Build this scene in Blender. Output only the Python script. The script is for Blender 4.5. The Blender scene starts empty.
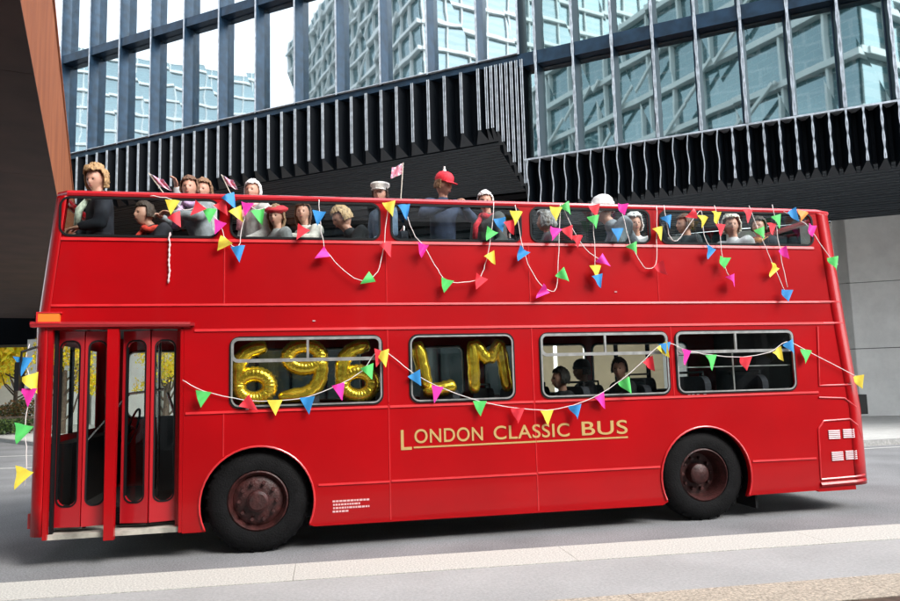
import bpy, bmesh, math, random
from mathutils import Vector, Matrix, noise
R = math.radians; PI = math.pi
random.seed(7)
S = bpy.context.scene; C = S.collection

# ------------------------------------------------------------------ camera, sky, sun, exposure
def set_camera():
    f, cx, cy, cz, yaw, pit, rol = 740.83, 0.3508, -7.8409, 1.6441, 0.21033, 0.110577, -0.027494
    fw = Vector((math.sin(yaw)*math.cos(pit), math.cos(yaw)*math.cos(pit), math.sin(pit)))
    r0 = Vector((math.cos(yaw), -math.sin(yaw), 0)); u0 = r0.cross(fw)
    r = math.cos(rol)*r0+math.sin(rol)*u0; u = -math.sin(rol)*r0+math.cos(rol)*u0
    cd = bpy.data.cameras.new('camera'); co = bpy.data.objects.new('camera', cd); C.objects.link(co)
    m = Matrix((r, u, -fw)).transposed().to_4x4(); m.translation = (cx, cy, cz); co.matrix_world = m
    cd.sensor_width = 36; cd.lens = 36*f/900; cd.clip_start = .05; cd.clip_end = 2000
    S.camera = co
set_camera()
SUN_EL, SUN_AZ = 40, 143     # azimuth clockwise from +Y
w = bpy.data.worlds.new('World'); S.world = w; w.use_nodes = True
nt = w.node_tree; bg = nt.nodes['Background']; bg.inputs[1].default_value = .15
sky = nt.nodes.new('ShaderNodeTexSky'); sky.sky_type = 'NISHITA'; sky.sun_disc = False
sky.sun_elevation = R(SUN_EL); sky.sun_rotation = R(SUN_AZ); sky.air_density = 1.0; sky.dust_density = 1.2
hs = nt.nodes.new('ShaderNodeHueSaturation'); hs.inputs['Saturation'].default_value = .22; hs.inputs['Value'].default_value = 1.25
nt.links.new(sky.outputs[0], hs.inputs['Color'])
tc = nt.nodes.new('ShaderNodeTexCoord'); nz = nt.nodes.new('ShaderNodeTexNoise'); nz.inputs['Scale'].default_value = 2.2; nz.inputs['Detail'].default_value = 6
cr = nt.nodes.new('ShaderNodeValToRGB'); cr.color_ramp.elements[0].position = .35; cr.color_ramp.elements[1].position = .65
cr.color_ramp.elements[0].color = (.75, .78, .82, 1); cr.color_ramp.elements[1].color = (1.35, 1.35, 1.33, 1)
mx = nt.nodes.new('ShaderNodeMixRGB'); mx.blend_type = 'MULTIPLY'; mx.inputs[0].default_value = 1
nt.links.new(tc.outputs['Generated'], nz.inputs['Vector']); nt.links.new(nz.outputs['Fac'], cr.inputs[0])
nt.links.new(hs.outputs[0], mx.inputs[1]); nt.links.new(cr.outputs[0], mx.inputs[2]); nt.links.new(mx.outputs[0], bg.inputs[0])
sl = bpy.data.lights.new('sun', 'SUN'); sl.energy = 1.0; sl.angle = R(24); sl.color = (1, .95, .88)
so = bpy.data.objects.new('sun', sl); C.objects.link(so)
sd = Vector((math.sin(R(SUN_AZ))*math.cos(R(SUN_EL)), math.cos(R(SUN_AZ))*math.cos(R(SUN_EL)), math.sin(R(SUN_EL))))
so.rotation_euler = sd.to_track_quat('Z', 'Y').to_euler(); so.location = sd*60
S.view_settings.view_transform = 'Standard'; S.view_settings.look = 'None'; S.view_settings.gamma = 1
S.view_settings.use_curve_mapping = False; S.view_settings.exposure = 1.72
S.render.engine = 'CYCLES'; S.cycles.max_bounces = 8; S.cycles.transparent_max_bounces = 16

# ------------------------------------------------------------------ materials
MATS = {}
def mat(name, col, rough=.6, metal=0, var=0, vscale=4, bump=0, bscale=60, coat=0, spec=.5, col2=None, stretch=None, detail=5):
    if name in MATS: return MATS[name]
    m = bpy.data.materials.new(name); m.use_nodes = True; n = m.node_tree.nodes; L = m.node_tree.links
    b = n['Principled BSDF']; b.inputs['Base Color'].default_value = (*col, 1)
    b.inputs['Roughness'].default_value = rough; b.inputs['Metallic'].default_value = metal
    b.inputs['Specular IOR Level'].default_value = spec
    if coat: b.inputs['Coat Weight'].default_value = coat; b.inputs['Coat Roughness'].default_value = .06
    t = n.new('ShaderNodeTexCoord'); vec = t.outputs['Object']
    if stretch:
        mp = n.new('ShaderNodeMapping'); mp.inputs['Scale'].default_value = stretch; L.new(vec, mp.inputs[0]); vec = mp.outputs[0]
    if var or col2:
        z = n.new('ShaderNodeTexNoise'); z.inputs['Scale'].default_value = vscale; z.inputs['Detail'].default_value = detail; L.new(vec, z.inputs['Vector'])
        c = n.new('ShaderNodeValToRGB'); c.color_ramp.elements[0].position = .32; c.color_ramp.elements[1].position = .68
        a = col2 if col2 else tuple(x*(1-var) for x in col); d = col if col2 else tuple(min(1, x*(1+var)) for x in col)
        c.color_ramp.elements[0].color = (*a, 1); c.color_ramp.elements[1].color = (*d, 1)
        L.new(z.outputs['Fac'], c.inputs[0]); L.new(c.outputs[0], b.inputs['Base Color'])
    if bump:
        z = n.new('ShaderNodeTexNoise'); z.inputs['Scale'].default_value = bscale; z.inputs['Detail'].default_value = 4; L.new(vec, z.inputs['Vector'])
        u = n.new('ShaderNodeBump'); u.inputs['Strength'].default_value = bump; u.inputs['Distance'].default_value = .02
        L.new(z.outputs['Fac'], u.inputs['Height']); L.new(u.outputs[0], b.inputs['Normal'])
    MATS[name] = m; return m
def glass(name, tint=(.85, .9, .9), gl=.15, rough=.01):
    if name in MATS: return MATS[name]
    m = bpy.data.materials.new(name); m.use_nodes = True; n = m.node_tree.nodes; L = m.node_tree.links; n.clear()
    o = n.new('ShaderNodeOutputMaterial'); t = n.new('ShaderNodeBsdfTransparent'); t.inputs[0].default_value = (*tint, 1)
    g = n.new('ShaderNodeBsdfGlossy'); g.inputs['Roughness'].default_value = rough; x = n.new('ShaderNodeMixShader')
    lw = n.new('ShaderNodeLayerWeight'); lw.inputs[0].default_value = .25
    mt = n.new('ShaderNodeMath'); mt.operation = 'MULTIPLY_ADD'; mt.inputs[1].default_value = .28; mt.inputs[2].default_value = gl
    L.new(lw.outputs['Fresnel'], mt.inputs[0]); L.new(mt.outputs[0], x.inputs[0])
    L.new(t.outputs[0], x.inputs[1]); L.new(g.outputs[0], x.inputs[2]); L.new(x.outputs[0], o.inputs[0]); MATS[name] = m; return m
def facade_glass(name, tint, refl, dark, bump=.02):
    m = bpy.data.materials.new(name); m.use_nodes = True; n = m.node_tree.nodes; L = m.node_tree.links; n.clear()
    o = n.new('ShaderNodeOutputMaterial'); d = n.new('ShaderNodeBsdfDiffuse'); g = n.new('ShaderNodeBsdfGlossy'); x = n.new('ShaderNodeMixShader')
    g.inputs[0].default_value = (*tint, 1); g.inputs['Roughness'].default_value = .02; x.inputs[0].default_value = refl
    t = n.new('ShaderNodeTexCoord')
    z = n.new('ShaderNodeTexNoise'); z.inputs['Scale'].default_value = .7; z.inputs['Detail'].default_value = 1; L.new(t.outputs['Object'], z.inputs['Vector'])
    b = n.new('ShaderNodeBump'); b.inputs['Strength'].default_value = bump; b.inputs['Distance'].default_value = .5
    L.new(z.outputs['Fac'], b.inputs['Height']); L.new(b.outputs[0], g.inputs['Normal'])
    # storey interiors: blinds, ceilings and floors seen dimly behind the glass
    v = n.new('ShaderNodeTexBrick'); v.inputs['Scale'].default_value = .55; v.inputs['Color1'].default_value = (*dark, 1)
    v.inputs['Color2'].default_value = tuple(min(1, c*1.5) for c in dark)+(1,); v.inputs['Mortar'].default_value = (.12, .15, .15, 1); v.inputs['Mortar Size'].default_value = .02
    mp = n.new('ShaderNodeMapping'); mp.inputs['Rotation'].default_value = (R(90), 0, 0); L.new(t.outputs['Object'], mp.inputs[0]); L.new(mp.outputs[0], v.inputs[0])
    L.new(v.outputs[0], d.inputs[0])
    L.new(d.outputs[0], x.inputs[1]); L.new(g.outputs[0], x.inputs[2]); L.new(x.outputs[0], o.inputs[0]); return m

RED = mat('bus_red_paint', (.36, .0005, .0030), .34, 0, .10, 1.1, .35, 1.3, coat=.28, spec=.25)
RED2 = mat('bus_red_bead', (.60, .02, .025), .3, 0, .15, 6, coat=.4)
MAROON = mat('maroon_wheel_paint', (.042, .010, .009), .5, 0, .5, 14, .3, 40)
TYRE = mat('tyre_rubber', (.006, .006, .0065), .75, 0, .35, 7, .35, 60, spec=.15)
BLACK = mat('black_rubber', (.005, .005, .006), .6, spec=.25)
DARKIN = mat('dark_interior', (.03, .028, .028), .8)
CREAMIN = mat('interior_lining', (.10, .09, .07), .7)
ALU = mat('window_aluminium', (.55, .55, .54), .35, .75, .2, 12)
CHROMED = mat('bright_metal', (.7, .7, .7), .2, 1)
SEATM = mat('dark_seat_moquette', (.02, .022, .03), .9, 0, .3, 30)
GOLD = mat('gold_lettering', (.62, .42, .16), .4, .3)
FOIL = mat('gold_foil', (1.0, .66, .06), .20, .8, .1, 3, .45, 9)
BGL = glass('bus_window_glass', (.86, .90, .88), .03)
BGLU = glass('upper_window_glass', (.84, .92, .90), .12)
NAVY = mat('navy_metal', (.012, .032, .060), .32, .35, .35, 3, .1, 8)
NAVYD = mat('black_metal', (.0025, .004, .006), .6, 0, spec=.06)
SILV = mat('silver_edge_metal', (.50, .53, .57), .35, .5, .3, 6)
STONE = mat('white_panel_stone', (.88, .88, .85), .6, 0, .03, 1.5, .05, 30)
CORT = mat('weathering_steel', (.40, .125, .045), .7, 0, 0, 2.2, .25, 30, col2=(.27, .075, .028), stretch=(1, 1, .35))
CORTD = mat('shaded_weathering_steel', (.048, .023, .018), .85, 0, .25, 1.2, .1, 20)  # darkened copy of the bridge steel: shade of the underside put into the colour

# ------------------------------------------------------------------ mesh builder
class MB:
    def __init__(s): s.v = []; s.f = []; s.m = []; s.cur = 0
    def add(s, vs, fs):
        o = len(s.v); s.v += [tuple(v) for v in vs]; s.f += [tuple(i+o for i in f) for f in fs]; s.m += [s.cur]*len(fs)
        return s
    def box(s, a, b):
        x0, y0, z0 = a; x1, y1, z1 = b
        return s.add([(x0,y0,z0),(x1,y0,z0),(x1,y1,z0),(x0,y1,z0),(x0,y0,z1),(x1,y0,z1),(x1,y1,z1),(x0,y1,z1)],
              [(0,3,2,1),(4,5,6,7),(0,1,5,4),(1,2,6,5),(2,3,7,6),(3,0,4,7)])
    def hexa(s, p): return s.add(p, [(0,3,2,1),(4,5,6,7),(0,1,5,4),(1,2,6,5),(2,3,7,6),(3,0,4,7)])
    def quad(s, *p): return s.add(p, [tuple(range(len(p)))])
    def bar(s, a, b, w, h):
        a = Vector(a); b = Vector(b); d = (b-a).normalized(); up = Vector((0,0,1)) if abs(d.z) < .95 else Vector((0,1,0))
        x = d.cross(up).normalized()*w/2; y = x.cross(d).normalized()*h/2
        return s.hexa([a-x-y, a+x-y, b+x-y, b-x-y, a-x+y, a+x+y, b+x+y, b-x+y])
    def tube(s, pts, r, n=8, cap=True):
        pts = [Vector(p) for p in pts]; rr = r if isinstance(r, (list, tuple)) else [r]*len(pts); o = []; prev = None
        for i, p in enumerate(pts):
            d = (pts[min(i+1, len(pts)-1)]-pts[max(i-1, 0)]).normalized()
            if prev is None:
                up = Vector((0,0,1)) if abs(d.z) < .9 else Vector((1,0,0)); x = d.cross(up).normalized()
            else: x = (prev-d*prev.dot(d)).normalized()
            prev = x; y = d.cross(x)
            o += [p+(x*math.cos(t)+y*math.sin(t))*rr[i] for t in [2*PI*k/n for k in range(n)]]
        fs = [(i*n+k, i*n+(k+1)%n, (i+1)*n+(k+1)%n, (i+1)*n+k) for i in range(len(pts)-1) for k in range(n)]
        if cap: fs += [tuple(range(n))[::-1], tuple((len(pts)-1)*n+k for k in range(n))]
        return s.add(o, fs)
    def lathe_y(s, c, prof, n=40, a0=0, a1=2*PI):
        full = abs(a1-a0-2*PI) < 1e-6; m = n if full else n+1; o = []
        for r, y in prof: o += [(c[0]+r*math.cos(a0+(a1-a0)*k/n), c[1]+y, c[2]+r*math.sin(a0+(a1-a0)*k/n)) for k in range(m)]
        fs = []
        for i in range(len(prof)-1):
            for k in range(n):
                k2 = (k+1) % m if full else k+1
                fs.append((i*m+k, i*m+k2, (i+1)*m+k2, (i+1)*m+k))
        return s.add(o, fs)
    def prism(s, poly, z0, z1):
        n = len(poly); vs = [(x, y, z0) for x, y in poly]+[(x, y, z1) for x, y in poly]
        return s.add(vs, [tuple(range(n))[::-1], tuple(range(n, 2*n))]+[(i, (i+1) % n, n+(i+1) % n, n+i) for i in range(n)])
    def build(s, name, m, parent=None, smooth=False, local=False):
        me = bpy.data.meshes.new(name); vs = s.v
        if parent is not None and not local:
            inv = wm(parent).inverted(); vs = [inv @ Vector(v) for v in vs]
        me.from_pydata([tuple(v) for v in vs], [], s.f)
        for x in (m if isinstance(m, (list, tuple)) else [m]): me.materials.append(x)
        me.polygons.foreach_set('material_index', s.m); me.validate()
        b = bmesh.new(); b.from_mesh(me); bmesh.ops.recalc_face_normals(b, faces=b.faces); b.to_mesh(me); b.free()
        if smooth:
            me.shade_smooth()
            if smooth != 2: me.set_sharp_from_angle(angle=R(38))
        o = bpy.data.objects.new(name, me); C.objects.link(o); o.parent = parent; return o
def wm(o):
    m = Matrix.LocRotScale(o.location, o.rotation_euler, o.scale)
    return wm(o.parent) @ m if o.parent else m
def tag(o, label=None, cat=None, group=None, kind=None):
    if label: o['label'] = label
    if cat: o['category'] = cat
    if group: o['group'] = group
    if kind: o['kind'] = kind
    return o
def thing(name, label, cat, loc=(0,0,0), rz=0, group=None):
    o = bpy.data.objects.new(name, None); C.objects.link(o); o.location = loc; o.rotation_euler = (0,0,rz); o.empty_display_size = .2
    return tag(o, label, cat, group)
def rrect(x0, x1, z0, z1, r, n=5):
    p = []
    for cx, cz, a in ((x1-r, z1-r, 0), (x0+r, z1-r, 90), (x0+r, z0+r, 180), (x1-r, z0+r, 270)):
        p += [(cx+r*math.cos(R(a+90*k/n)), cz+r*math.sin(R(a+90*k/n))) for k in range(n+1)]
    return p
def plate(name, loops, y0, th, m, parent, bevel=0, smooth=False, rad_fn=None):
    """flat plate in the xz plane with holes (loops[0] outline), thickness th behind y0"""
    cu = bpy.data.curves.new(name, 'CURVE'); cu.dimensions = '2D'; cu.fill_mode = 'BOTH'; cu.extrude = th/2
    for lp in loops:
        sp = cu.splines.new('POLY'); sp.points.add(len(lp)-1); sp.use_cyclic_u = True
        for i, (x, z) in enumerate(lp): sp.points[i].co = (x, z, 0, 1)
    return curve_obj(name, cu, lambda c: (c.x, y0+th/2-c.z, c.y), m, parent)
def curve_obj(name, cu, fn, m, parent):
    t = bpy.data.objects.new('tmp', cu); C.objects.link(t); dg = bpy.context.evaluated_depsgraph_get()
    me = bpy.data.meshes.new_from_object(t.evaluated_get(dg)); bpy.data.objects.remove(t); me.name = name
    inv = wm(parent).inverted() if parent else Matrix()
    for v in me.vertices: v.co = inv @ Vector(fn(v.co))
    me.materials.clear(); me.materials.append(m); me.update()
    b = bmesh.new(); b.from_mesh(me); bmesh.ops.remove_doubles(b, verts=b.verts, dist=.0001); bmesh.ops.recalc_face_normals(b, faces=b.faces); b.to_mesh(me); b.free()
    for p in me.polygons: p.use_smooth = False
    o = bpy.data.objects.new(name, me); C.objects.link(o); o.parent = parent; return o
def text_obj(name, s, size, fn, m, parent, ext=.002, sp=1.0, off=0):
    cu = bpy.data.curves.new(name, 'FONT'); cu.body = s; cu.size = size; cu.extrude = ext; cu.space_character = sp; cu.offset = off
    return curve_obj(name, cu, fn, m, parent)

# ------------------------------------------------------------------ ground
ASPH = mat('asphalt', (.225, .227, .233), .85, 0, .17, .9, .35, 90)
n = ASPH.node_tree.nodes; L = ASPH.node_tree.links    # grit on top of the broad patches
b = n['Principled BSDF']; old = b.inputs['Base Color'].links[0].from_socket
t = n.new('ShaderNodeTexCoord'); z = n.new('ShaderNodeTexNoise'); z.inputs['Scale'].default_value = 55; z.inputs['Detail'].default_value = 8; z.inputs['Roughness'].default_value = .8
L.new(t.outputs['Object'], z.inputs['Vector']); c = n.new('ShaderNodeValToRGB'); c.color_ramp.elements[0].position = .40; c.color_ramp.elements[1].position = .60
c.color_ramp.elements[0].color = (.62, .62, .62, 1); c.color_ramp.elements[1].color = (1.4, 1.4, 1.4, 1)
mxx = n.new('ShaderNodeMixRGB'); mxx.blend_type = 'MULTIPLY'; mxx.inputs[0].default_value = 1
L.new(z.outputs['Fac'], c.inputs[0]); L.new(old, mxx.inputs[1]); L.new(c.outputs[0], mxx.inputs[2]); L.new(mxx.outputs[0], b.inputs['Base Color'])
PAVE = mat('grey_paving', (.42, .42, .41), .8, 0, .08, 1.3, .15, 40)
PAVEF = mat('far_paving', (.52, .52, .50), .8, 0, .07, 2, .1, 20)
KERB = mat('pale_granite', (.58, .57, .52), .75, 0, .22, 60, .15, 70)
BEIG = mat('beige_granite', (.50, .43, .34), .8, 0, .35, 45, .2, 60)
BRN = mat('brown_brick_paving', (.10, .065, .045), .85, 0, .3, 12, .2, 40)
WHT = mat('road_paint', (.55, .55, .53), .7, 0, .25, 8, .1, 60)
MB().quad((-500,-500,0),(500,-500,0),(500,500,0),(-500,500,0)).build('road', ASPH)['kind'] = 'structure'
th = R(-2.6); kx, ky = math.cos(th), math.sin(th)
def kp(x, o, z=0): # frame of the near kerb
    return (-2.03+x*kx-o*ky*0+o*math.sin(R(2.6)), -.85+x*ky+o*math.cos(R(2.6)), z)
def band(o0, o1, z0, z1, name, m, x0=-60, x1=60, joint=None):
    mb = MB()
    if joint:
        x = x0
        while x < x1:
            g = .002; a, b_ = x+g, x+joint-g
            mb.hexa([kp(a,o1,z0), kp(b_,o1,z0), kp(b_,o0,z0), kp(a,o0,z0), kp(a,o1,z1), kp(b_,o1,z1), kp(b_,o0,z1), kp(a,o0,z1)]); x += joint
    else: mb.hexa([kp(x0,o1,z0), kp(x1,o1,z0), kp(x1,o0,z0), kp(x0,o0,z0), kp(x0,o1,z1), kp(x1,o1,z1), kp(x1,o0,z1), kp(x0,o0,z1)])
    o = mb.build(name, m); o['kind'] = 'structure'; return o
band(0, -.58, -.05, .1, 'kerb', KERB, joint=2.4)
band(-.585, -1.62, -.05, .096, 'pavement', PAVE)
band(-1.625, -2.13, -.05, .1, 'kerb_strip', BEIG, joint=1.8)
band(-2.135, -12.5, -.05, .096, 'brick_pavement', BRN)
far = [(60,7.6),(13.2,6.66),(4,6.3),(.5,7.2),(-2.5,10),(-7,17.5),(-10.2,22.3),(-14,24.2),(-24,27),(-70,36),(-70,200),(60,200)]
MB().prism(far, -.05, .12).build('far_pavement', PAVEF)['kind'] = 'structure'
mb = MB()
for i in range(9):
    (ax, ay), (bx, by) = far[i], far[i+1]; d = Vector((bx-ax, by-ay, 0)).normalized(); nn = Vector((d.y, -d.x, 0))*-.14
    a = Vector((ax, ay, 0)); b_ = Vector((bx, by, 0))
    mb.hexa([a+Vector((0,0,-.05)), b_+Vector((0,0,-.05)), b_+nn+Vector((0,0,-.05)), a+nn+Vector((0,0,-.05)), a+Vector((0,0,.125)), b_+Vector((0,0,.125)), b_+nn+Vector((0,0,.125)), a+nn+Vector((0,0,.125))])
mb.build('far_kerb', mat('kerb_stone', (.3, .3, .29), .8, 0, .2, 20))['kind'] = 'structure'
mb = MB()
def flat(pts): mb.quad(*[(x, y, .004) for x, y in pts])
flat([(9,5.95),(60,7.0),(60,7.12),(9,6.07)])
for k in range(10): flat([(-4.2-k*.55,4.3+k*.12),(-3.9-k*.55,4.2+k*.12),(-5.2-k*.55,6.2+k*.12),(-5.5-k*.55,6.3+k*.12)])
flat([(-12,12.2),(-5.2,10.6),(-5.15,10.75),(-12,12.4)]); flat([(-12,15.2),(-6.0,14.2),(-5.95,14.35),(-12,15.4)])
mb.build('road_marking', WHT)['kind'] = 'structure'

def grit(m, scale, lo, hi):
    n = m.node_tree.nodes; L = m.node_tree.links; b = n['Principled BSDF']; old = b.inputs['Base Color'].links[0].from_socket
    t = n.new('ShaderNodeTexCoord'); z = n.new('ShaderNodeTexNoise'); z.inputs['Scale'].default_value = scale; z.inputs['Detail'].default_value = 6; z.inputs['Roughness'].default_value = .75
    L.new(t.outputs['Object'], z.inputs['Vector']); c = n.new('ShaderNodeValToRGB'); c.color_ramp.elements[0].position = .38; c.color_ramp.elements[1].position = .62
    c.color_ramp.elements[0].color = (lo, lo, lo, 1); c.color_ramp.elements[1].color = (hi, hi, hi, 1)
    x = n.new('ShaderNodeMixRGB'); x.blend_type = 'MULTIPLY'; x.inputs[0].default_value = 1
    L.new(z.outputs['Fac'], c.inputs[0]); L.new(old, x.inputs[1]); L.new(c.outputs[0], x.inputs[2]); L.new(x.outputs[0], b.inputs['Base Color'])
grit(PAVE, 40, .88, 1.1); grit(KERB, 70, .75, 1.2); grit(BEIG, 60, .7, 1.25); grit(PAVEF, 12, .9, 1.08)
grit(STONE, 1.2, .93, 1.04)
# ------------------------------------------------------------------ dark office building across the road
Fo = Vector((14.657, 7.796, 0)); dv = Vector((-.7986, .6018, 0)); nv = Vector((-.6018, -.7986, 0))
def FP(s, d, z): return Fo+dv*s-nv*d+Vector((0,0,z))     # s along facade to the left, d depth inwards
Wo = Vector((19.717, 13.93, 0)); wv = Vector((math.cos(R(149)), math.sin(R(149)), 0)); wn = Vector((-wv.y, wv.x, 0))
if wn.y > 0: wn = -wn
def WP(t, d, z): return Wo+wv*t-wn*d+Vector((0,0,z))
office = thing('office_building', 'dark navy metal office block with tall glazed bays and ribbed cladding across the road', 'building', (8, 16, 0))
G_R = facade_glass('teal_window_glass', (.60, .73, .73), .66, (.012, .035, .038), .003)
G_L = facade_glass('clear_window_glass', (.76, .83, .85), .80, (.03, .045, .05), .006)
BRK, SL, SR = 9.1, 38, -18
def hexf(mb, s0, s1, d0, d1, z0, z1):
    mb.hexa([FP(s0,d0,z0), FP(s1,d0,z0), FP(s1,d1,z0), FP(s0,d1,z0), FP(s0,d0,z1), FP(s1,d0,z1), FP(s1,d1,z1), FP(s0,d1,z1)])
GD = .42
mullsR = [.44+1.18*k for k in range(8) if .44+1.18*k < 9]+[.44-1.18*k for k in range(1, 16)]; mullsR = sorted(mullsR)
mullsL = [10.65+1.79*k for k in range(16)]
allm = sorted(mullsR+[9.25]+mullsL)
TOP = 21.5
# windows: each pane an own part
for a, b_ in zip(allm[:-1], allm[1:]):
    right = b_ < 9.5
    rows = ([(8.42, 11.38)] if right else [])+[(11.86, 16.0), (16.4, TOP-.6)]
    for z0, z1 in rows:
        q = [random.uniform(-.007, .007) for _ in range(4)]; s0, s1 = a+.07, b_-.07; mb = MB()
        mb.hexa([FP(s0,GD+q[0],z0), FP(s1,GD+q[1],z0), FP(s1,GD+.04,z0), FP(s0,GD+.04,z0), FP(s0,GD+q[2],z1), FP(s1,GD+q[3],z1), FP(s1,GD+.04,z1), FP(s0,GD+.04,z1)])
        wdo = mb.build('window', G_R if right else G_L, office)
        fr = MB(); hexf(fr, a+.07, b_-.07, GD-.05, GD-.002, z0-.07, z0); hexf(fr, a+.07, a+.12, GD-.05, GD-.002, z0, z1); fr.build('frame', SILV if not right else NAVY, wdo)
# mullions
def mull(s, z0):
    mb = MB(); sgn = 1
    mb.add([FP(s-.10,GD+.05,z0), FP(s+.10,GD+.05,z0), FP(s+.035,0,z0), FP(s-.035,0,z0), FP(s-.10,GD+.05,TOP), FP(s+.10,GD+.05,TOP), FP(s+.035,0,TOP), FP(s-.035,0,TOP)],
           [(0,1,2,3),(4,5,6,7),(0,1,5,4),(1,2,6,5),(3,0,4,7)])
    mb.cur = 1; mb.quad(FP(s-.035,0,z0), FP(s+.035,0,z0), FP(s+.035,0,TOP), FP(s-.035,0,TOP))
    # twin silver ribbons twisting round the nose of the fin
    if s < 9.2:
        for ph in (0, PI):
            N = 60; vs = []; fs = []
            for i in range(N+1):
                z = z0+(TOP-z0)*i/N; o = .034*math.sin(z*4.2+ph)
                vs += [FP(s+o-.014,-.02,z), FP(s+o+.014,-.02,z), FP(s+o+.014,0,z), FP(s+o-.014,0,z)]
                if i: k = 4*i; fs += [(k-4+j, k-4+(j+1)%4, k+(j+1)%4, k+j) for j in range(4)]
            mb.add(vs, fs)
    return mb.build('mullion', [NAVY if s > 9.5 else mat('deep_navy_metal', (.006,.015,.027), .4, .2), SILV], office)
for s in allm: mull(s, 8.42 if s < 9.1 else 11.8)
# floor beams
mb = MB(); hexf(mb, SR, 9.3, .06, .5, 11.4, 11.82); hexf(mb, 9.3, SL, .10, .5, 11.62, 11.82)
mb.build('floor_beam', NAVY, office)
mb = MB(); hexf(mb, SR, SL, .06, .5, 16.02, 16.38); mb.build('floor_beam', NAVY, office)
mb = MB(); hexf(mb, SR, SL, .0, .6, TOP-.5, TOP+.6); mb.build('parapet', NAVY, office)
# thin bright sill flashing
mb = MB(); hexf(mb, SR, 9.2, -.01, .42, 8.36, 8.41); hexf(mb, 9.25, SL, -.01, .42, 11.83, 11.855); mb.build('sill', SILV, office)
# ribbed cladding : folded vertical fins under the sills
def z_bot(s):
    if s > 10.1: return 9.25
    if s > 9.1: return 7.15+(s-9.1)*2.1
    return 6.75
mb = MB(); random.seed(3)
def fin(s, zt, hw, dense=False):
    zb = z_bot(s); ck = .34 if s > 9.1 else .2; a = .02+.012*random.random()
    mb.cur = 0
    mb.add([FP(s-hw,.36,zb), FP(s+hw,.36,zb), FP(s+hw,.36,zt), FP(s-hw,.36,zt), FP(s-a,.02,zb+ck), FP(s+a,.02,zb+ck), FP(s+a,.02,zt), FP(s-a,.02,zt)],
           [(0,4,7,3),(1,2,6,5),(3,7,6,2)])
    mb.cur = 2; mb.quad(FP(s-hw,.36,zb), FP(s+hw,.36,zb), FP(s+a,.02,zb+ck), FP(s-a,.02,zb+ck))
    mb.cur = 1
    if s < 9.1:
        for ph in ((0, PI) if s < 3.2 else (0,)):
            N = 14; vs = []; fs = []
            for i in range(N+1):
                z = zb+ck+(zt-zb-ck)*i/N; o = .020*math.sin(z*6.5+ph)
                vs += [FP(s+o-.013,-.012,z), FP(s+o+.013,-.012,z), FP(s+o+.013,.02,z), FP(s+o-.013,.02,z)]
                if i: k = 4*i; fs += [(k-4+j, k-4+(j+1)%4, k+(j+1)%4, k+j) for j in range(4)]
            mb.add(vs, fs)
    else:
        for o in (-.04, .02):
            mb.hexa([FP(s+o-.014,-.0,zb+ck), FP(s+o+.014,-.0,zb+ck), FP(s+o+.014,.03,zb+ck), FP(s+o-.014,.03,zb+ck), FP(s+o-.014,-.0,zt), FP(s+o+.014,-.0,zt), FP(s+o+.014,.03,zt), FP(s+o-.014,.03,zt)])
s = .44-1.18*15
while s < 9.1: fin(s, 8.36, .15); s += 1.18/3
s = 9.18
while s < 10.4: fin(s, 11.62, .09); s += .17
s = 10.65
while s < SL: fin(s, 11.62, .235); s += 1.79/3
mb.build('fin_cladding', [NAVYD, SILV, mat('grey_metal', (.025, .028, .034), .5, .3)], office)
mb = MB(); hexf(mb, SR, BRK, .37, .5, 6.95, 8.36); hexf(mb, 10.1, SL, .37, .5, 9.25, 11.6); hexf(mb, BRK, 10.1, .37, .5, 9.0, 11.6)
mb.hexa([FP(BRK,.37,7.15), FP(10.1,.37,8.95), FP(10.1,.5,8.95), FP(BRK,.5,7.15), FP(BRK,.37,9.0), FP(10.1,.37,9.05), FP(10.1,.5,9.05), FP(BRK,.5,9.0)])
mb.build('backing_wall', NAVYD, office)
# bulk of the block behind the glass
mb = MB(); hexf(mb, SR, SL, GD+.1, 14, 9.6, TOP); hexf(mb, SR, BRK-.05, GD+.1, 4.6, 7.3, 9.55)
mb.build('wall', NAVYD, office)
# ribbed soffits
def soffit(s0, s1, z, nrib, amp):
    mb = MB(); N = 2*nrib; rows = []
    for i in range(N+1):
        t = i/N; A = FP(s0, .5, 0).lerp(WP((FP(s0,.5,0)-Wo).dot(wv)-2.2, 0, 0), t); B = FP(s1, .5, 0).lerp(WP((FP(s1,.5,0)-Wo).dot(wv)+1.5, 0, 0), t)
        zz = z+(amp if i % 2 else 0); row = []
        for k in range(25): p = A.lerp(B, k/24); row.append((p.x, p.y, zz+.012*math.sin(k*1.7+i)))
        rows.append(row)
    vs = [p for r in rows for p in r]; fs = [(i*25+k, i*25+k+1, (i+1)*25+k+1, (i+1)*25+k) for i in range(N) for k in range(24)]
    mb.add(vs, fs)
    bl = MB()
    for i in range(0, N+1, 2):
        for k in range(24):
            p = Vector(rows[i][k]); q = Vector(rows[i][k+1]); u_ = Vector((0,0,.03)); o_ = Vector((.01,.02,0)); bl.hexa([p-u_, q-u_, q-u_+o_, p-u_+o_, p, q, q+o_, p+o_])
    bl.build('lit_louvre_edge', mat('lit_louvre_grey', (.13, .15, .17), .4, .3), office)  # louvre edges in paler grey: light on the rib crests put into the colour
    return mb.build('soffit', mat('ribbed_soffit_metal', (.018, .024, .031), .35, .3), office)
soffit(SR, BRK, 6.97, 20, .14); soffit(BRK, SL, 9.27, 22, .20)
mb = MB(); mb.quad(FP(BRK,.4,6.97), WP(10,0,6.97), WP(10,0,9.5), FP(BRK,.4,9.5)); mb.build('side_wall', NAVYD, office)
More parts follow.
